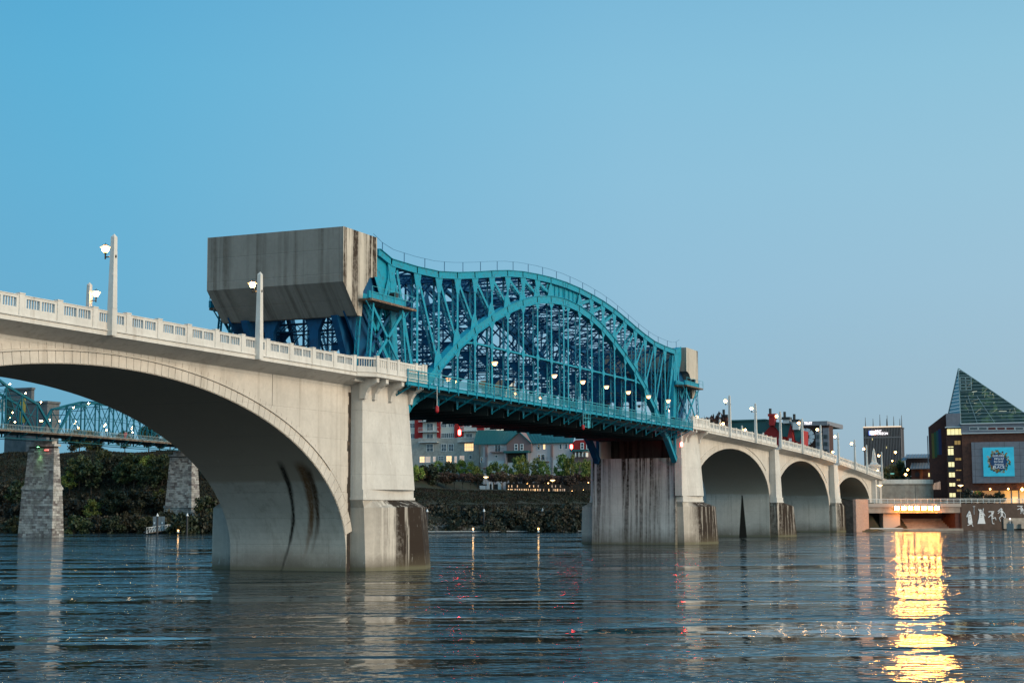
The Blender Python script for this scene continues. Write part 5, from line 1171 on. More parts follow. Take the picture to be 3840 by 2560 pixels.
# pylon
ob = thing("entrance_obelisk", "large pale stone obelisk on a moulded base at the landward end of the bridge", "monument", (446, 72.6, 11))
ox, oy, oz = 446.0, at(3278, 1740, X=446).y, 0
zb_, zc_ = at(3278, 1800, X=446).z, at(3278, 1745, X=446).z; zt_ = at(3278, 1679, X=446).z
build("pedestal", MB().box(ox - 1.6, oy - 1.35, 7, ox + 1.6, oy + 1.35, zc_ - .4), M_PARA, ob)
build("pedestal_moulding", MB().box(ox - 1.7, oy - 1.6, zc_ - .398, ox + 1.7, oy + 1.6, zc_ + .3), M_PARA, ob)
build("shaft", MB().loft([[(ox + a * s_, oy + b * s_, z) for a, b in ((-1, -1), (1, -1), (1, 1), (-1, 1))] for z, s_ in ((zc_ + .302, 1.12), (zc_ + 1.05, .66), (zt_ - 1.1, .34), (zt_, .05))]), M_PARA, ob)
# block in front of the last arch
sb = thing("rough_stone_block", "pinkish rough stone block with a black stained side between the last arch and the plaza", "wall", (386, 75, 0))
A0 = at(3203, 1993, Z=0); A1 = at(3250, 1990, Z=0)
build("dark_side", MB().box(379.2, 69.62, -1, 380.6, 90, 7.8), M_DSTONE, sb)  # side wall in a far darker stone than the front face
build("rough_face", MB().loft([[(379.3, 68.9, z), (393.5, 68.3 - .0, z), (393.5, 69.6, z), (379.3, 69.6, z)] for z in (-1, 8.0)]), M_PSTONE, sb)
build("fill", MB().box(380.602, 69.602, -1, 396, 90, 7.6), M_DSTONE, sb)
m = MB()
for row, (n_, zz) in enumerate([(9, 5.2), (9, 4.75), (6, 4.1), (4, 3.5)]):
    for k in range(n_): m.box(381.8 + k * .85, 68.86, zz, 382.4 + k * .85, 68.90, zz + .22)
build("worn_inscription", m, M_DARKC, sb, kind="stuff")
# plan points of the quay
B0, B1, C1, D1 = Vector((393.2, 68.3, 0)), Vector((406.2, 47.0, 0)), Vector((423, 33, 0)), Vector((470, -12, 0))
def wallq(a, b, z0, z1, t_, name, mat, par, out=0.0):
    u = (b - a).normalized(); n_ = Vector((-u.y, u.x, 0)); n_ = n_ if n_.x < 0 else -n_     # n_ faces the river
    m = MB(); q = [a + n_ * out, b + n_ * out, b - n_ * t_, a - n_ * t_]; m.loft([[(p.x, p.y, z0) for p in q], [(p.x, p.y, z1) for p in q]]); return build(name, m, mat, par)
def nrm(a, b):
    u = (b - a).normalized(); n_ = Vector((-u.y, u.x, 0)); return u, (n_ if n_.x < 0 else -n_)
qy = thing("quay_plaza", "riverside plaza deck on a pale beam with dark stepped seating below", "quay", (402, 56, 0))
wallq(B0, B1, 6.0, 6.95, 1.2, "deck_edge_beam", M_BEAM, qy); wallq(B0, B1, 4.5, 5.998, 1.0, "lower_beam", M_RWALL, qy, -.25)
u, n_ = nrm(B0, B1)
back = lambda p, d: p - n_ * d
m = MB(); q = [back(B0, 1.202), back(B1, 1.202), back(B1, 60), back(B0, 60)]; m.loft([[(p.x, p.y, 6.2) for p in q], [(p.x, p.y, 6.93) for p in q]]); build("plaza_floor", m, M_RWALL, qy)
wallq(back(B0, 10), back(B1, 10), -1, 6.19, 1, "recess_back_wall", M_BRKD, qy)
wallq(B0, B1, -1, .55, 9.9, "quay_floor", M_RWALL, qy, .8)
for k in range(5): wallq(back(B0.lerp(B1, .42), 4.5 + k * 1.1), back(B1.lerp(B0, .06), 4.5 + k * 1.1), .551, 1.0 + k * .5, 1.09, "seating_step", M_RWALL, qy)
wallq(B0.lerp(B1, .18), B0.lerp(B1, .36), .552, 4.49, 4, "sloping_pier_wall", M_BEAM, qy, -1.5)
wallq(B0.lerp(B1, .94), B1, .552, 4.49, 8, "end_pier_wall", M_BRKD, qy, -.5)
wallq(B0 + n_ * .8, B0.lerp(B1, .35) + n_ * .8, .551, .75, .3, "floor_kerb", M_RAILW, qy)
def railing(a, b, zb, name, label, n, group=None, h=1.1):
    t = thing(name, label, "railing", tuple(a.lerp(b, .5) + Vector((0, 0, zb))), group); u, n_ = nrm(a, b)
    for k in range(n + 1): p = a.lerp(b, k / n); build("railing_post", MB().beam(p + Vector((0, 0, zb)), p + Vector((0, 0, zb + h)), .14, .14), M_RAILW, t)
    for z_, w_ in ((h, .14), (h * .62, .09), (h * .25, .09)): build("rail", MB().beam(a + Vector((0, 0, zb + z_)), b + Vector((0, 0, zb + z_)), w_, w_, up=(0, 0, 1)), M_RAILW, t)
    return t
off_ = lambda a, b, d: (a - nrm(a, b)[1] * d, b - nrm(a, b)[1] * d)
railing(*off_(B0, B1, .3), 6.95, "plaza_railing", "pale metal railing along the plaza edge above the row of floodlights", 14)
railing(*off_(B1, C1, .3), 6.95, "quay_railing", "pale metal railing on top of the dark wall with white figures", 11)
railing(*off_(C1, D1, .3), 6.95, "quay_railing", "pale metal railing at the right edge in front of the lit entrance", 20)
qw = thing("figure_wall", "dark brown river wall under the aquarium covered with white dancing figures", "wall", (415, 40, 0))
wallq(B1, C1, -1, 6.949, 2, "wall", M_WALLF, qw); wallq(C1, D1, -1, 6.949, 2, "wall", M_WALLF, qw)
m = MB()
for a, b in ((B1, C1), (C1, D1)):
    q = [back(a, 2), back(b, 2), Vector((520, b.y - 20, 0)), Vector((520, a.y + 20, 0))]; m.loft([[(p.x, p.y, 6.3) for p in q], [(p.x, p.y, 6.90 - (.004 if a is C1 else 0)) for p in q]])
build("promenade_paving", m, M_RWALL, qw)
for f in (.32, .68): p = B1.lerp(C1, f); wallq(p, p + (C1 - B1).normalized() * .10, 0, 6.9, .1, "panel_joint", M_DARKC, qw, .01)
for k in range(4): wallq(C1.lerp(D1, -.12 + k * .03) , D1, .3 + k * .0, .8 + (3 - k) * .75, .8, "river_step", M_RWALL, qw, 1.0 + k * 1.1)
# white relief figures with sticks
def onwall(px, py, out=.06):
    d = at(px, py, X=400); d = (d - Vector((0, 0, CAM_H))); a, b = (B1, C1) if px < 3772 else (C1, D1)
    u, n_ = nrm(a, b); o = Vector((0, 0, CAM_H)); t_ = ((a - o).x * n_.x + (a - o).y * n_.y) / (d.x * n_.x + d.y * n_.y); return o + d * t_ + n_ * out, u, n_
M_FIG = pr("white_relief_figure", (.52, .56, .62), .7)
figs = [(780, 1180, 300, 0, "leaning figure with a raised stick, leftmost on the wall"), (1035, 1130, 320, 1, "broad robed figure, second from the left"), (1262, 1150, 270, 2, "kneeling figure holding a stick level overhead"), (1480, 1100, 280, 3, "striding figure just left of the grey pillar"), (1720, 1040, 210, 4, "crouching figure with arms forming a peak above its head"), (1890, 980, 230, 5, "horned-looking figure group highest at the right edge")]
POSES = [
 dict(head=(.05, .40), body=[(-.10, .30), (.16, .28), (.26, -.30), (.10, -.42), (-.16, -.30)], limbs=[((.12, .30), (.02, .52)), ((.02, .52), (-.26, .14)), ((.2, -.35), (-.2, -.46)), ((-.05, .25), (-.24, .10)), ((.2, -.38), (.30, -.55))]),
 dict(head=(-.02, .36), body=[(-.14, .28), (.18, .30), (.24, -.10), (.34, -.48), (-.34, -.48), (-.20, -.10)], limbs=[((.12, .30), (.34, .02)), ((-.12, .30), (-.22, .46)), ((-.22, .46), (.30, .10)), ((.15, .30), (.22, .50))]),
 dict(head=(.06, .32), body=[(-.04, .24), (.16, .24), (.12, -.12), (-.02, -.16)], limbs=[((-.30, .42), (.28, .44)), ((.14, .22), (.24, .42)), ((-.02, .20), (-.34, -.02)), ((.06, -.12), (.38, -.02)), ((.38, -.02), (.44, -.22)), ((.02, -.12), (.06, -.48)), ((.06, -.48), (.26, -.50))]),
 dict(head=(.02, .40), body=[(-.10, .32), (.14, .30), (.12, -.06), (-.08, -.10)], limbs=[((-.10, .30), (-.36, .10)), ((-.36, .26), (.0, .50)), ((.02, -.06), (-.24, -.22)), ((-.24, -.22), (-.14, -.48)), ((.08, -.08), (.34, -.26)), ((.34, -.26), (.44, -.38)), ((.12, .26), (.36, .04)), ((.36, .04), (.34, -.30))]),
 dict(head=(.02, .26), body=[(-.12, .16), (.16, .16), (.20, -.16), (-.12, -.12)], limbs=[((-.32, .14), (.0, .50)), ((.0, .50), (.30, .14)), ((.12, -.12), (.50, -.26)), ((-.08, -.10), (-.30, -.20)), ((-.30, -.20), (-.26, -.36))]),
 dict(head=(.10, .22), body=[(-.06, .12), (.24, .14), (.26, -.14), (.02, -.16)], limbs=[((-.42, .30), (.30, .30)), ((-.42, .46), (-.38, -.02)), ((-.38, -.02), (-.08, .08)), ((.24, .10), (.42, -.20)), ((.1, -.14), (.02, -.40)), ((.24, -.14), (.34, -.44))])]
for zx, zy, sz, k, lb in figs:
    px, py = 3500 + zx / 5.809, 1740 + zy / 5.809; c_, u, n2 = onwall(px, py); sc = sz / 5.809 * .0725; P_ = POSES[k]; rt_ = u if u.y < 0 else -u
    root = thing("relief_figure", "white " + lb, "wall figure", tuple(c_), "white figures on the dark river wall")
    W_ = lambda q, o=0: c_ + rt_ * (q[0] * sc) + Vector((0, 0, q[1] * sc)) + n2 * o
    m = MB(); m.loft([[tuple(W_(q)) for q in P_['body']], [tuple(W_(q, .1)) for q in P_['body']]]); build("torso", m, M_FIG, root)
    m = MB(); hx, hz = P_['head']; ring = [(hx + .075 * math.cos(a), hz + .09 * math.sin(a)) for a in [j * math.pi / 4 for j in range(8)]]; m.loft([[tuple(W_(q)) for q in ring], [tuple(W_(q, .1)) for q in ring]]); build("head", m, M_FIG, root)
    for a, b in P_['limbs']: build("limb", MB().beam(W_(a, .05), W_(b, .05), .05 * sc + .03, .1, up=tuple(n2), w2=.035 * sc + .03), M_FIG, root)
    rr = random.Random(k)
    for j in range(7):
        bx, bz = P_['body'][0][0] * .3 + rr.uniform(-.06, .12), rr.uniform(P_['body'][-1][1] * .7, P_['body'][0][1] * .8); build("dark_marking", MB().beam(W_((bx - .05, bz), .105), W_((bx + .05, bz + .03), .105), .07, .02, up=tuple(n2)), M_WALLF, root)
c_, u, n2 = onwall(3652, 1912); t = thing("wall_post_sign", "thin white post with a small flat cap on the dark figure wall", "post", tuple(c_)); build("post", MB().beam(c_ - Vector((0, 0, 1.1)), c_ + Vector((0, 0, .9)), .13, .1), M_FIG, t); build("cap", MB().beam(c_ + Vector((0, 0, .95)) - u * .35, c_ + Vector((0, 0, .95)) + u * .35, .14, .12, up=(0, 0, 1)), M_FIG, t)
p0, p1_ = at(3788, 1962, X=413), at(3788, 2010, X=413); t = thing("dock_pillar", "blue grey rectangular pillar with a lamp standing in the water by the steps", "pillar", (413, p0.y, 0)); build("pillar_block", MB().box(412.4, p0.y - .85, -1, 413.6, p0.y + .85, p0.z), pr("blue_grey_metal", (.10, .16, .19), .6), t)
build("lamp_stem", MB().tube((413, p0.y, p0.z), (413, p0.y, p0.z + 1.0), .08), M_WHITE, t); build("lamp_glass", MB().lathe([(.12, 0), (.22, .2), (.12, .4)], (413, p0.y, p0.z + 1.0), 8), lampm("dim_lamp_glass", (1, .75, .5), 3), t)
# floodlights
for i, px in enumerate([3361, 3387, 3412, 3437, 3462, 3487, 3511]):
    f = (px - 3250) / (3608 - 3250); c_ = at(px, 1904, X=400); d = c_ - Vector((0, 0, CAM_H)); u, n2 = nrm(B0, B1); o = Vector((0, 0, CAM_H)); t_ = ((B0 - o).x * n2.x + (B0 - o).y * n2.y) / (d.x * n2.x + d.y * n2.y); c_ = o + d * t_ + n2 * .35
    t = thing("floodlight", f"{ORD[i]} dazzling amber floodlight from the left in the row under the plaza railing", "floodlight", tuple(c_), "row of amber floodlights under the plaza edge")
    ft = (Vector((-.92, -.36, -.05))).normalized()
    build("housing", MB().beam(c_ - ft * .35, c_, 1.12, .92, up=(0, 0, 1)), M_BLACK, t); build("lens", MB().beam(c_ + ft * .002, c_ + ft * .04, 1.05, .85, up=(0, 0, 1)), M_FLOOD, t)
    build("reflector", MB().beam(c_ - ft * .09, c_ - ft * .03, 1.22, 1.05, up=(0, 0, 1)), MATS.get("glowing_reflector") or lampm("glowing_reflector", (1.0, .36, .03), 2.6), t)  # glowing plate added behind the lens as an orange halo
    ld = bpy.data.lights.new("flood_light", 'POINT'); ld.energy = 380; ld.color = (1, .28, .03); ld.shadow_soft_size = .25; lo = bpy.data.objects.new("flood_light", ld); C.objects.link(lo); lo.parent = t; lo.location = ft * .8 + Vector((0, 0, -.9))
# curved retaining wall
cw = thing("curved_retaining_wall", "curved grey retaining wall with a parapet band right of the bridge end", "wall", (447, 60, 6.9))
pts = [Vector((443.9, 73.6, 0)), Vector((444.5, 71.0, 0)), Vector((445.6, 67, 0)), Vector((447.5, 63.6, 0)), Vector((450.5, 60.5, 0)), Vector((455, 58.6, 0)), Vector((462, 58, 0))]
zt1 = at(3400, 1797, X=447).z; zt2 = at(3400, 1812, X=447).z
for nm, a, b, o_, mt in (("wall_face", 6.4, zt2 - .35, 0, M_RWALL), ("string_course", zt2 - .349, zt2, .22, M_RWALL), ("parapet", zt2 + .001, zt1, .02, M_PARA)):
    m = MB()
    L = []
    for i, p in enumerate(pts):
        q = (pts[min(i + 1, len(pts) - 1)] - pts[max(i - 1, 0)]).normalized(); n3 = Vector((q.y, -q.x, 0)); n3 = n3 if n3.x < 0 else -n3; L.append((p + n3 * o_, p - n3 * .6))
    m.loft([[(a_.x, a_.y, a), (b_.x, b_.y, a), (b_.x, b_.y, b), (a_.x, a_.y, b)] for a_, b_ in L]); build(nm, m, mt, cw)
build("street_fill", MB().box(447.1, 64.2, 6, 520, 92, 12.4), M_ASPH, cw)
# barn-like building
def z3c(x, y): return (3340 + x / 5.6, 1600 + y / 5.6)
XB = 478.0
bn = thing("gabled_brick_building", "orange brown building with a round window and ribbed grey roofs left of the aquarium", "building", (XB, 62, 7))
build("wall", slab(XB, (*z3c(440, 880), *z3c(900, 1560)), 14), M_BRK, bn); build("upper_wall", slab(XB + 2, (*z3c(310, 655), *z3c(900, 880)), 12), M_DKW, bn)
for r in ((305, 578, 810, 655), (410, 762, 840, 882), (230, 645, 320, 715)):
    y0, y1, z0, z1 = rc(XB - 2, *z3c(r[0], r[1]), *z3c(r[2], r[3])); m = MB().loft([[(XB - 2.5, y0, z0), (XB - 2.5, y1, z0), (XB - 2.5, y1, z0 + .2), (XB - 2.5, y0, z0 + .2)], [(XB + 1.5, y0, z1), (XB + 1.5, y1, z1), (XB + 1.5, y1, z1 + .2), (XB + 1.5, y0, z1 + .2)]]); o = build("ribbed_roof", m, M_ROOFG, bn)
    s_ = MB(); n = int((y1 - y0) / .8)
    for k in range(n + 1): yy = y0 + (y1 - y0) * k / n; s_.beam((XB - 2.5, yy, z0 + .28), (XB + 1.5, yy, z1 + .28), .12, .12, up=(0, 0, 1))
    build("roof_ribs", s_, M_GREY, o, kind="stuff")
c_ = at(*z3c(560, 995), X=XB - .1); build("round_window", MB().tube((XB - .25, c_.y, c_.z), (XB - .02, c_.y, c_.z), .72, 16), M_DKW, bn)
build("brown_column", slab(XB, (*z3c(618, 890), *z3c(668, 1240)), .3, off=.5), pr("orange_brick", (.28, .085, .03), .9), bn)
build("lit_window", slab(XB, (*z3c(796, 966), *z3c(834, 1044)), .1, off=.6), M_WIN_YEL, bn)
build("shop_sign_light", slab(XB, (*z3c(752, 1205), *z3c(818, 1228)), .1, off=1.2), M_WIN_LIT, bn)
# aquarium
XQ = 446.0
def zq(x, y): return (3440 + x / 2.613, 1360 + y / 2.613)
aq = thing("aquarium_building", "brown brick aquarium with a glass pyramid roof and a blue banner at the right edge", "building", (XQ, 45, 6.9))
build("main_wall", slab(XQ, (3610, 1621, 3900, 1835), 16), M_BRK, aq)
y0, y1, z0, z1 = rc(XQ, 3604, 1588, 3900, 1620.6); build("clerestory_band", MB().box(XQ - .5, y0, z0 + .002, XQ + 16, y1, z1), M_GREY, aq)
build("band_ledge", MB().box(XQ - .9, y0, z1 + .002, XQ + 16, y1, z1 + .3), M_RAILW, aq); build("band_ledge", MB().box(XQ - .8, y0, z0 - .25, XQ - .01, y1, z0), M_RAILW, aq)
for k in range(6): window(aq, XQ - .5, (3636 + k * 34.2, 1600.5, 3667 + k * 34.2, 1612), None if k not in (2, 3, 4) else pr("reddish_glass", (.10, .02, .02), .2), M_RAILW, 1, 1, .12)
bp_ = build("cladding_panel", slab(XQ, (3647, 1656, 3900, 1810), 1.3, off=1.4), M_GREY, aq)
for k in range(1, 6):
    y0, y1, z0, z1 = rc(XQ - 1.4, 3647, 1656, 3900, 1810); zz = z0 + (z1 - z0) * k / 6; build("panel_joint", MB().box(XQ - 1.412, y0, zz, XQ - 1.404, y1, zz + .05), M_DARKC, bp_)
for px in (3657, 3713, 3770, 3826): yy = at(px, 1730, X=XQ - 1.4).y; build("panel_joint", MB().box(XQ - 1.414, yy, z0, XQ - 1.404, yy + .05, z1), M_DARKC, bp_)
br = rc(XQ - 1.6, 3687, 1676.5, 3803, 1785)
ban = build("banner", MB().box(XQ - 1.62, br[0], br[2], XQ - 1.42, br[1], br[3]), pr("bright_blue_print", (.025, .42, .60), .6, noise=((.06, .55, .72), .35, .35, .65), emit=(.02, .35, .5), es=.25), aq)
cy, cz, rd = (br[0] + br[1]) / 2, (br[2] + br[3]) / 2, (br[3] - br[2]) / 2
XBn = XQ - 1.63
m = MB(); ring = [(XBn, cy + rd * .60 * math.cos(a) * (1 + .06 * math.sin(5 * a)), cz + rd * .62 * math.sin(a) * (1 + .07 * math.cos(7 * a))) for a in [j * math.pi / 16 for j in range(32)]]; m.v = ring; m.f = [tuple(range(32))]; build("printed_disc", m, pr("dark_blue_print", (.012, .06, .17), .6), ban)
rr = random.Random(11); wc = [(.20, .08, .03), (.05, .12, .03), (.30, .25, .15), (.08, .03, .02), (.45, .42, .36), (.03, .15, .10), (.35, .18, .03)]
wm = [pr("printed_animal_colour", c, .7) for c in wc]
for k in range(54):
    a = k * 2 * math.pi / 54; r0 = rd * rr.uniform(.56, .76); cx_, cz__ = cy + r0 * math.cos(a), cz + r0 * math.sin(a); s1, s2 = rd * rr.uniform(.05, .13), rd * rr.uniform(.04, .10); ph = rr.uniform(0, 6.28); xo = XBn - .004 - k * .0006
    m = MB(); m.v = [(xo, cx_ + s1 * math.cos(b) * math.cos(ph) - s2 * math.sin(b) * math.sin(ph), cz__ + s1 * math.cos(b) * math.sin(ph) + s2 * math.sin(b) * math.cos(ph)) for b in [j * math.pi / 3.5 for j in range(7)]]; m.f = [tuple(range(7))]; build("printed_animal", m, wm[k % 7], ban)
M_PRT = pr("white_print", (.75, .78, .80), .6, emit=(.5, .55, .6), es=.35)
for body, zz, size, sh, sx in (("EXPLORE", .345, .20, 0, .98), ("World", .13, .25, .35, 1.0), ("IN ONE", -.055, .19, 0, 1.0), ("Amazing", -.235, .19, .35, 1.0), ("PLACE", -.45, .27, 0, 1.05)):
    text_mesh("printed_words", body, rd * size * .95, M_PRT, facing_x(XBn - .06, cy, cz + rd * zz), ban, 'CENTER', .01, sh, sx)
# recessed entrance with warm light
build("entrance_soffit", slab(XQ, (3610, 1834.5, 3900, 1838), 10, off=1.0), M_BRKD, aq)
build("lit_entrance_wall", slab(XQ + 5, (3650, 1838, 3900, 1888), .4), M_WARMD, aq); build("lit_bay", slab(XQ + 4.4, (3768, 1838, 3900, 1888), .4), M_WARM, aq)
for px in (3745, 3790, 3818): build("entrance_column", slab(XQ, (px, 1838, px + 5, 1890), .8), M_GREY, aq)
build("lit_kiosk", slab(XQ + 1, (3795, 1862, 3817, 1884), .5), M_WIN_LIT, aq)
for i, (px, py, s_) in enumerate([(3713, 1833, 1), (3781, 1832, 1), (3833, 1834, 1.9)]):
    p = at(px, py, X=XQ - 1.5); t = thing("wall_light", f"{ORD[i]} bright amber light from the left above the aquarium entrance", "light", tuple(p), "amber lights above the aquarium entrance"); build("lamp_glass", MB().lathe([(.02, -.25 * s_), (.24 * s_, 0), (.02, .25 * s_)], tuple(p), 8), M_SODIUM, t); build("bracket", MB().box(p.x + .1, p.y - .05, p.z - .05, XQ - .01 + .0, p.y + .05, p.z + .05), M_BLACK, t)
# stair tower with lit windows
ZQ = lambda *r: (*zq(r[0], r[1]), *zq(r[2], r[3]))
y0, y1, z0, z1 = rc(XQ + 1, *ZQ(288, 500, 446, 1335)); build("stair_tower_wall", MB().box(XQ + 1, y0, 6.9, XQ + 16, y1, z1), M_BRKD, aq)
build("dark_cap", slab(XQ + .9, ZQ(284, 495, 424, 632), 4, off=.5), M_GREY, aq); build("cap_ledge", slab(XQ + .9, ZQ(275, 625, 446, 636), 4, off=.9), M_RAILW, aq)
def zr(x, y): return (3540 + x / 6.533, 1640 + y / 6.533)
for r in ((95, 212, 235, 248), (95, 270, 238, 430), (105, 595, 258, 720), (118, 850, 272, 972), (128, 1103, 280, 1196), (132, 1352, 290, 1458)): window(aq, XQ + 1, (*zr(r[0], r[1]), *zr(r[2], r[3])), M_WIN_YEL, M_BRKD, 2, 1, .10)
for r in ((255, 72, 408, 176), (275, 492, 425, 562), (288, 782, 430, 815), (305, 1012, 400, 1060), (310, 1262, 432, 1326)): window(aq, XQ + 1, (*zr(r[0], r[1]), *zr(r[2], r[3])), pr("dim_stair_glass", (.1, .08, .04), .4, emit=(1, .6, .15), es=.28), M_BRKD, 2, 1, .10)
window(aq, XQ + .9 - .0, ZQ(290, 645, 446, 706), M_WIN_YEL, M_BRKD, 4, 1, .10)
for r in ((88, 432, 240, 590), (100, 722, 262, 848)): build("spandrel_panel", slab(XQ + 1, (*zr(r[0], r[1]), *zr(r[2], r[3])), .1, off=.06), M_BLACK, aq)
# left wing with the stepped colour mural
XW = 452.0
g_ = [at(*zq(*q), X=XW) for q in ((107, 630), (275, 500), (290, 500), (320, 1340), (130, 1340))]
m = MB().polyx([(p.y, p.z) for p in g_], XW, XW + 12); build("left_wing", m, M_BRKD, aq)
build("wing_edge", slab(XW, ZQ(100, 715, 108, 1000), .3, off=.2), M_GREY, aq)
mc = [(.05, .012, .012), (.10, .09, .015), (.012, .07, .03), (.01, .07, .08), (.01, .025, .10)]
for i, (a, b, c, d) in enumerate([(118, 712, 146, 905), (142, 690, 170, 935), (166, 678, 192, 925), (188, 665, 214, 900), (208, 650, 238, 900)]): build("mural_strip", slab(XW, ZQ(a, b, c - 1, d), .05, off=.05 + .01 * i), pr("mural_colour", mc[i], .7), aq)
for k in range(7): build("window_slit", slab(XW, ZQ(140 + k * 13, 1185 - k * 4, 147 + k * 13, 1240), .05, off=.06), M_WARMD, aq)
# glass pyramid
XP = XQ + .5
ap = at(3594, 1381, X=XP + 3); bl_ = at(3556, 1551, X=XP + 9); bm = at(3603, 1590, X=XP); br2 = at(3900, 1590, X=XP); rs_ = at(3900, 1586, X=XP + 3); rtop = at(3838, 1546, X=XP + 3)
py_ = thing("glass_pyramid", "tall asymmetric green glass pyramid on the aquarium roof", "glass roof", tuple(bm))
NR = 16
rdir = rtop - ap
def rowz(k): return bm.z + (ap.z - bm.z) * k / NR
def front_pt(f, z):   # f 0 at the left arris, 1 on the sloping right arris
    tz_ = (z - bm.z) / (ap.z - bm.z); l = bm.lerp(ap, tz_); tt = (z - ap.z) / rdir.z; r_p = ap + rdir * tt; return l.lerp(Vector((l.x, r_p.y, z)), f)
NCOL = 5
m = MB(); m.loft([[tuple(p + Vector((.35, 0, 0))) for p in (front_pt(.003, rowz(0)), front_pt(.997, rowz(0)), front_pt(.98, rowz(15.4)), front_pt(.02, rowz(15.4)))], [tuple(p + Vector((.45, 0, 0))) for p in (front_pt(.003, rowz(0)), front_pt(.997, rowz(0)), front_pt(.98, rowz(15.4)), front_pt(.02, rowz(15.4)))]]); build("dark_interior", m, M_BLACK, py_)
for k in range(NR):
    za, zb2 = rowz(k) + .05, rowz(k + 1) - .05
    for j in range(NCOL):
        q = [front_pt(j / NCOL + .0008, za), front_pt((j + 1) / NCOL - .0008, za), front_pt((j + 1) / NCOL - .0008, min(zb2, ap.z - .06)), front_pt(j / NCOL + .0008, min(zb2, ap.z - .06))]
        if abs(q[0].y - q[1].y) < .35: continue
        m = MB(); m.loft([[tuple(p) for p in q], [tuple(p + Vector((.06, 0, 0))) for p in q]]); build("glass_pane", m, None or MATS["green_tinted_glass"], py_)
def left_pt(f, z):
    tz_ = (z - bm.z) / (ap.z - bm.z); l = bm.lerp(ap, tz_); tb = max(0, (z - bl_.z) / (ap.z - bl_.z)); b_ = bl_.lerp(ap, tb); return l.lerp(Vector((b_.x, b_.y, b_.z)), f)
for k in range(NR - 1):
    za, zb2 = rowz(k) + .05, rowz(k + 1) - .05; q = [left_pt(.01, za), left_pt(.99, za), left_pt(.99, zb2), left_pt(.01, zb2)]
    if (q[0] - q[1]).length < .3: continue
    m = MB(); m.loft([[tuple(p) for p in q], [tuple(p + Vector((.05, -.03, 0))) for p in q]]); build("glass_pane", m, pr("pale_glass", (.10, .22, .26), .15, spec=.8) if "pale_glass" not in MATS else MATS["pale_glass"], py_)
for k in range(NR): z = rowz(k); m = MB(); m.beam(front_pt(0, z) - Vector((.08, 0, 0)), front_pt(1, z) - Vector((.08, 0, 0)), .14, .12, up=(0, 0, 1)); build("mullion", m, M_MULL, py_)
for a, b in ((bm, ap), (ap, ap + rdir * 1.3), (bl_, ap)): build("arris_beam", MB().beam(a - Vector((.1, 0, 0)), b - Vector((.1, 0, 0)), .26, .26), M_MULL, py_)
for f in (.22, .45): m = MB().beam(front_pt(f, rowz(0)) - Vector((.06, 0, 0)), front_pt(f, rowz(8)) - Vector((.06, 0, 0)), .10, .1); build("mullion", m, M_MULL, py_)
r_ = rc(XP - .4, 3599, 1411, 3640, 1462)
for k in range(5): zz = r_[2] + (r_[3] - r_[2]) * k / 4; build("opening_frame", MB().beam((XP + 1.2 - k * 0, r_[0], zz), (XP + 1.2, r_[1], zz), .2, .2), M_MULL, py_)
for k in range(3): yy = r_[0] + (r_[1] - r_[0]) * k / 2; build("opening_frame", MB().beam((XP + 1.2, yy, r_[2]), (XP + 1.2, yy, r_[3]), .2, .2), M_MULL, py_)
rr = random.Random(4); M_LITS = lampm("lit_truss_member", (.95, .85, .45), .55)
for k in range(46):
    f = rr.uniform(.1, .9); kk = rr.uniform(2.0, 11.5); a = front_pt(f, rowz(kk)); b = a + Vector((0, rr.uniform(-2.2, .4), rr.uniform(-1.6, 1.6)))
    tb = (b.z - ap.z) / rdir.z
    if b.z > ap.z - 1 or b.y < (ap + rdir * tb).y + .3: continue
    build("lit_truss_member", MB().beam(a - Vector((.005, 0, 0)), b - Vector((.005, 0, 0)), .10, .02), M_LITS, py_)
# plaza lamps, shrubs, sodium lamps, street sign
def disc_lamp(px, ph, pb, X, label, mat=M_SODIUM, w_=.85):
    p = at(px, ph, X=X); b = at(px, pb, X=X); t = thing("disc_lamp", label, "lamp post", tuple(b), "flat-headed lamp posts"); k_ = w_
    build("pole", MB().tube(tuple(b), (p.x, p.y, p.z - .1), .08, 6, .05), M_TIMBER, t); build("lamp_head", MB().lathe([(.1 * k_, -.35), (k_ * .5, -.12), (k_ * .95, 0), (k_ * .5, .12)], tuple(p), 12), mat, t)
M_DISC = lampm("lit_disc_head", (1.0, .62, .22), 5.0)
disc_lamp(3602, 1819, 1872, 428, "flat-headed lamp post on the promenade in front of the stair tower", M_DISC)
disc_lamp(3299, 1819, 1872, 412, "flat-headed lamp post in front of the bridge abutment", M_DISC)
disc_lamp(1587, 1776, 1838, 404, "flat-headed lamp post nearest the big pier on the bank under the bridge", M_DISC)
disc_lamp(1822, 1788, 1846, 404, "flat-headed lamp post among the russet trees, middle of three", M_DISC)
disc_lamp(2072, 1800, 1858, 404, "flat-headed lamp post right of the middle among the russet trees", M_DISC)
disc_lamp(613, 1723, 1765, 372, "flat-headed lamp post left of the second stone pier", M_DISC)
disc_lamp(765, 1731, 1770, 372, "flat-headed lamp post right of the second stone pier", M_DISC)
for i, (px, py, X, s_) in enumerate([(3358, 1695, 520, .75), (3346, 1727, 520, .45), (3404, 1760, 468, .6), (3396, 1778, 466, .75), (3291, 1764, 443, .5), (3280, 1710, 470, .6), (2845 + 278, 1694, 560, .8), (2815, 1662, 500, .3)]):
    p = at(px, py, X=X); t = thing("street_globe", f"{ORD[i]} warm globe street lamp counted from those around the obelisk", "street lamp", tuple(p), "warm globe lamps beyond the bridge end"); build("lamp_glass", MB().lathe([(.05, -s_ * .6), (s_ * .6, 0), (.05, s_ * .5)], tuple(p), 10), M_SODIUM if i != 5 else M_LAMPS, t); build("pole", MB().tube((p.x, p.y, 8), (p.x, p.y, p.z - .3), .08), M_BLACK, t)
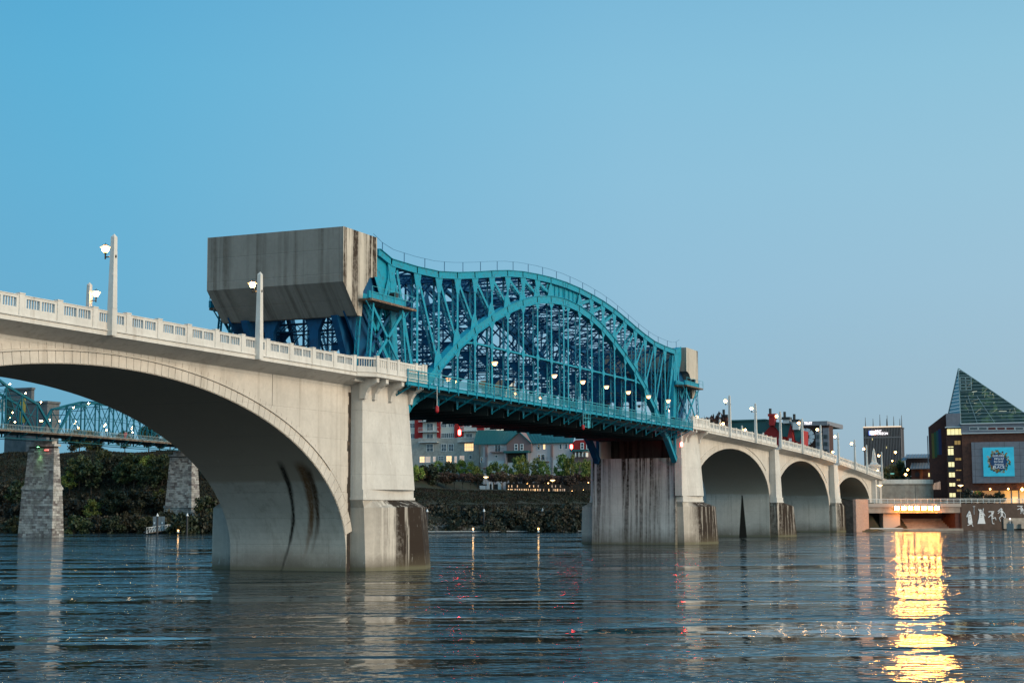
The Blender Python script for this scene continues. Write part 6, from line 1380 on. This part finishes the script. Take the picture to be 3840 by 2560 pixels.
for i, (px, pt_, X, k) in enumerate([(3322, 1738, 480, 'amber'), (3345, 1728, 484, 'amber'), (3368, 1722, 488, 'spring'), (3386, 1732, 484, 'dark'), (3305, 1770, 476, 'dark')]): at_tree(px, pt_, X, k, f"{ORD[i]} lamp-lit tree from the left behind the obelisk", "lamp-lit trees behind the obelisk", s_=.95)
p = at(3346, 1775, X=458); t = thing("street_sign", "small green street name sign left of the orange building", "sign", (p.x, p.y, p.z)); build("sign_plate", MB().box(p.x - .03, p.y - .55, p.z - .2, p.x + .03, p.y + .55, p.z + .2), lampm("green_sign_face", (.02, .6, .15), .3), t); build("pole", MB().tube((p.x, p.y + .6, 12), (p.x, p.y + .6, p.z + .3), .06), M_BLACK, t)
for i, (px, pt_, k) in enumerate([(3620, 1850, 'scrub'), (3636, 1836, 'scrub'), (3664, 1838, 'spring'), (3686, 1846, 'scrub'), (3712, 1856, 'scrub'), (3742, 1843, 'dark'), (3758, 1850, 'dark')]):
    p = at(px, pt_, X=436); H = {'dark': 8.7, 'scrub': 4.1, 'spring': 8.2}[k]; tree(k, p.x, p.y, 6.6, (p.z - 6.6) / H, f"{ORD[i]} bush from the left along the promenade under the blue banner", "bushes along the promenade under the banner", cat="bush")

# ------------------------------------------------------------------ docks, pilings, cars
M_PILE = pr("dark_steel_pile", (.02, .024, .03), .6); M_CONE = pr("white_cone_cap", (.62, .66, .70), .5)
def dock(label, a, b, w_=2.4):
    t = thing("floating_dock", label, "dock", tuple(a.lerp(b, .5)), "long floating docks on the far side of the river"); u = (b - a).normalized(); n_ = Vector((-u.y, u.x, 0)); L = (b - a).length; k = max(3, int(L / 7))
    for i in range(k):
        p, q = a + u * (L * i / k + .06), a + u * (L * (i + 1) / k - .06); build("float_section", MB().beam(p + Vector((0, 0, .12)), q + Vector((0, 0, .12)), w_ - .1, .30, up=(0, 0, 1)), M_PILE, t); build("deck_plank", MB().beam(p + Vector((0, 0, .33)), q + Vector((0, 0, .33)), w_, .10, up=(0, 0, 1)), M_RAILW, t)
dock("long pale-edged floating dock along the bank between the two big piers", Vector((338.2, 172, 0)), Vector((361.8, 134, 0)))
dock("floating dock along the bank at the left seen through the concrete arch", Vector((322.6, 238, 0)), Vector((327.5, 205, 0)))
dock("floating dock section behind the nearest concrete pier", Vector((328.0, 203, 0)), Vector((337.5, 174, 0)))
for i, (px, pt_, pb) in enumerate([(589, 1923, 1999), (701, 1922, 1999), (1602, 1907, 1993), (1815, 1906, 1992), (2035, 1904, 1991)]):
    b = at(px, pb, Z=.2); h = at(px - (1960 - pt_) * .0, pt_, X=b.x).z; t = thing("mooring_pile", ["dark mooring pile with white cone cap in front of the grey dock gate", "dark mooring pile with white cone cap right of the dock gate", "dark mooring pile with white cone cap beside the nearest concrete pier", "dark mooring pile with white cone cap in the middle of the long dock", "dark mooring pile with white cone cap nearest the streaked pier"][i], "mooring pile", (b.x, b.y, 0), "mooring piles with white cone caps")
    build("pile", MB().tube((b.x, b.y, -2), (b.x, b.y, h - .75), .24, 10), M_PILE, t); build("cone_cap", MB().lathe([(.30, h - .75), (.30, h - .62), (.02, h)], (b.x, b.y, 0), 10), M_CONE, t)
for i, (px, py) in enumerate([(668, 1988), (1774, 1981), (2019, 1981)]):
    X = at(px, 1997 if i == 0 else 1995, Z=.3).x; p = at(px, py, X=X); t = thing("dock_light", ["small white dock pedestal with amber lamp at the left dock", "small white dock pedestal with amber lamp, left one on the long dock", "small white dock pedestal with amber lamp, right one on the long dock"][i], "dock light", (p.x, p.y, .35), "lit pedestals on the docks"); build("pedestal", MB().lathe([(.28, .38), (.16, .8), (.14, p.z - .25)], (p.x, p.y, 0), 8), M_WHITE, t); build("lamp_glass", MB().lathe([(.16, p.z - .24), (.22, p.z), (.14, p.z + .18)], (p.x, p.y, 0), 8), MATS.get("dock_lamp_glass") or lampm("dock_lamp_glass", (1.0, .50, .12), 7), t)
b0, b1 = at(572, 1994, Z=.4), at(618, 1994, Z=.4); ht = at(595, 1937, X=b0.x).z
t = thing("dock_gate", "grey mesh gate panels on the dock between the mooring piles", "gate", tuple(b0), None); n = 3
for k in range(n): p, q = b0.lerp(b1, k / n + .02), b0.lerp(b1, (k + 1) / n - .02); build("gate_panel", MB().beam(p + Vector((0, 0, (ht) / 2)), q + Vector((0, 0, ht / 2)), .06, ht - .6, up=(0, 0, 1)), M_ROOFG, t)
for px, py in ((579, 1960), (608, 1959)): p = at(px, py, X=b0.x - .5); build("notice", MB().box(p.x, p.y - .22, p.z - .25, p.x + .03, p.y + .22, p.z + .25), M_WHITE, t)
t = thing("gangway", "long white lattice gangway sloping from the dock up to the wooded bank", "gangway", tuple(b0)); g0, g1 = at(549, 1998, Z=.35), at(700, 1974, X=334)
for e in (0, 1):
    o_ = Vector((1.6 * e, .3 * e, 0)); m = MB(); n = 16
    m.beam(g0 + o_ + Vector((0, 0, 1.3)), g1 + o_ + Vector((0, 0, 1.3)), .09, .09); m.beam(g0 + o_, g1 + o_, .12, .12)
    for k in range(n): p, q = g0.lerp(g1, k / n) + o_, g0.lerp(g1, (k + 1) / n) + o_; m.beam(p, p + Vector((0, 0, 1.3)), .07, .07); m.beam(p + Vector((0, 0, 0)), q + Vector((0, 0, 1.3)), .05, .05)
    build("lattice_side", m, M_RAILW, t)
build("walk_deck", MB().beam(g0 + Vector((.8, .15, .05)), g1 + Vector((.8, .15, .05)), 1.5, .1, up=(0, 0, 1)), M_TIMBER, t)
wl = thing("riverwalk_fence", "faint dark fence with small pale marker posts along the slope below the trees", "fence", (392, 150, 8))
pa, pb = at(1545, 1872, X=392), at(2165, 1893, X=392 + 22)
for k in range(5):
    px = [1604, 1726, 1850, 1978, 2106][k]; p = at(px, [1881, 1886, 1891, 1895, 1897][k], X=[391, 394, 397, 400, 404][k]); build("marker_post", MB().box(p.x - .12, p.y - .16, land(p.x, p.y) - .2, p.x + .12, p.y + .16, p.z + .3), M_WHITE if True else None, wl)
    if k: m = MB(); [m.beam(pv + Vector((0, 0, z_)), p + Vector((0, 0, z_)), .05, .05) for z_ in (.3, -.5, -1.0)]; build("fence_rail", m, M_TEAL_SHADE, wl)
    pv = p
def car(px, py, X, rz, paint, label, lights=True, s_=1.0):
    p = at(px, py, X=X); z = land(p.x, p.y) + .02 if abs(land(p.x, p.y) - p.z) < 3 else p.z; z = p.z
    t = thing("parked_car", label, "car", (p.x, p.y, z), "cars on the far bank", rz)
    def lo(name, mb, mat, loc=(0, 0, 0)): me = mb.mesh(name); me.materials.append(mat); o = bpy.data.objects.new(name, me); C.objects.link(o); o.parent = t; o.location = loc; return o
    L, W_ = 2.2, .86
    prof = [(-L, .35), (-L, .75), (-1.9, .92), (-1.1, 1.0), (1.1, .98), (1.95, .86), (L, .66), (L, .35)]
    m = MB(); m.poly([(a, b) for a, b in prof][::-1], -W_, W_); lo("body", m, paint)
    m = MB(); ringa = [(-1.55, 1.0), (-1.05, 1.42), (.35, 1.45), (1.05, .99)]; i = 0
    m.loft([[(a, -W_ * .95, .98 if k in (0, 3) else b * .99) if k in (0, 3) else (a, -W_ * .74, b) for k, (a, b) in enumerate(ringa)], [(a, W_ * .95, .98) if k in (0, 3) else (a, W_ * .74, b) for k, (a, b) in enumerate(ringa)]]); lo("cabin_glass", m, M_GLASS)
    m = MB().box(-.95, -W_ * .76, 1.44, .30, W_ * .76, 1.50); lo("roof", m, paint)
    for a in (-1.35, 1.35):
        for e in (-1, 1): w2 = lo("wheel", MB().tube((0, -.1, 0), (0, .1, 0), .33, 12), M_BLACK, (a, e * (W_ - .05), .33))
    for e in (-1, 1): lo("headlight", MB().box(L - .05, -.16, -.08, L + .03, .16, .08), M_SODIUM if lights else M_WHITE, (0, e * .6, .68)); lo("tail_light", MB().box(-L - .03, -.14, -.08, -L + .02, .14, .08), M_RED if lights else M_REDC, (0, e * .62, .78))
    return t
M_CARW = pr("white_car_paint", (.6, .58, .56), .25); M_CARS = pr("silver_car_paint", (.35, .37, .4), .25)
car(2177, 1871, 416, R(90), M_CARW, "white car parked at the right end of the bank below the russet trees", lights=False)
car(742, 1775, 366, R(-90), M_CARS, "silver car with lights on right of the second stone pier")
car(612, 1768, 372, R(-90), M_REDC, "red-lit car left of the second stone pier")
rf = railing(at(585, 1770, X=364), at(622, 1772, X=363), 0, "road_fence", "pale post fence beside the road left of the second stone pier", 10, h=1.0)
rf = railing(at(745, 1782, X=363), at(835, 1795, X=363), 0, "road_fence", "pale post fence beside the road right of the second stone pier", 16, h=1.0)
p = at(624, 1722, X=370); t = thing("traffic_light", "glowing green traffic light left of the second stone pier", "traffic light", tuple(p)); build("signal_box", MB().box(p.x + .02, p.y - .2, p.z - .9, p.x + .3, p.y + .2, p.z + .3), M_BLACK, t); build("lens", MB().tube((p.x - .08, p.y, p.z), (p.x + .02, p.y, p.z), .22, 10), M_GREEN, t); build("pole", MB().tube((p.x + .2, p.y, land(p.x, p.y) - 1), (p.x + .2, p.y, p.z + .2), .07), M_BLACK, t)
for i, (px, py) in enumerate([(261, 1697), (387, 1690), (436, 1757), (476, 1784), (550, 1824), (574, 1837), (810, 1733), (800, 1737), (427, 1762), (480, 1800)]):
    p = at(px, py, X=352 if py > 1750 else 372); t = thing("bank_lamp", f"{ORD[i]} little amber lamp among the trees on the left bank", "light", tuple(p), "little lamps among the trees on the left bank"); build("lamp_glass", MB().lathe([(.02, -.14), (.14, 0), (.02, .14)], tuple(p), 8), M_SODIUM, t)
# two people by the lamp on the bank
for i, px in enumerate((1556, 1578)):
    p = at(px, 1836, X=404); person_bust("person", ["person in dark clothes standing on the bank nearest the big pier", "person standing left of the flat-headed lamp on the bank"][i], (p.x, p.y, p.z), R(80 + 40 * i), M_NAVY if i == 0 else M_REDC, M_SKIN, M_HAIR)
for i, (px, py) in enumerate([(466, 1634), (470, 1634), (82, 1598)]):
    p = at(px, py, Y=WY0 - .6); person_bust("person", ["person in red walking on the old truss bridge, left of a pair", "person in red walking on the old truss bridge, right of a pair", "person standing by the lit panels at the left end of the old bridge"][i], (p.x, WY0 - .7 - i * .1, wz(p.x) + .36), R(-90 + 20 * i), M_REDC if i < 2 else M_NAVY, M_SKIN, M_HAIR)
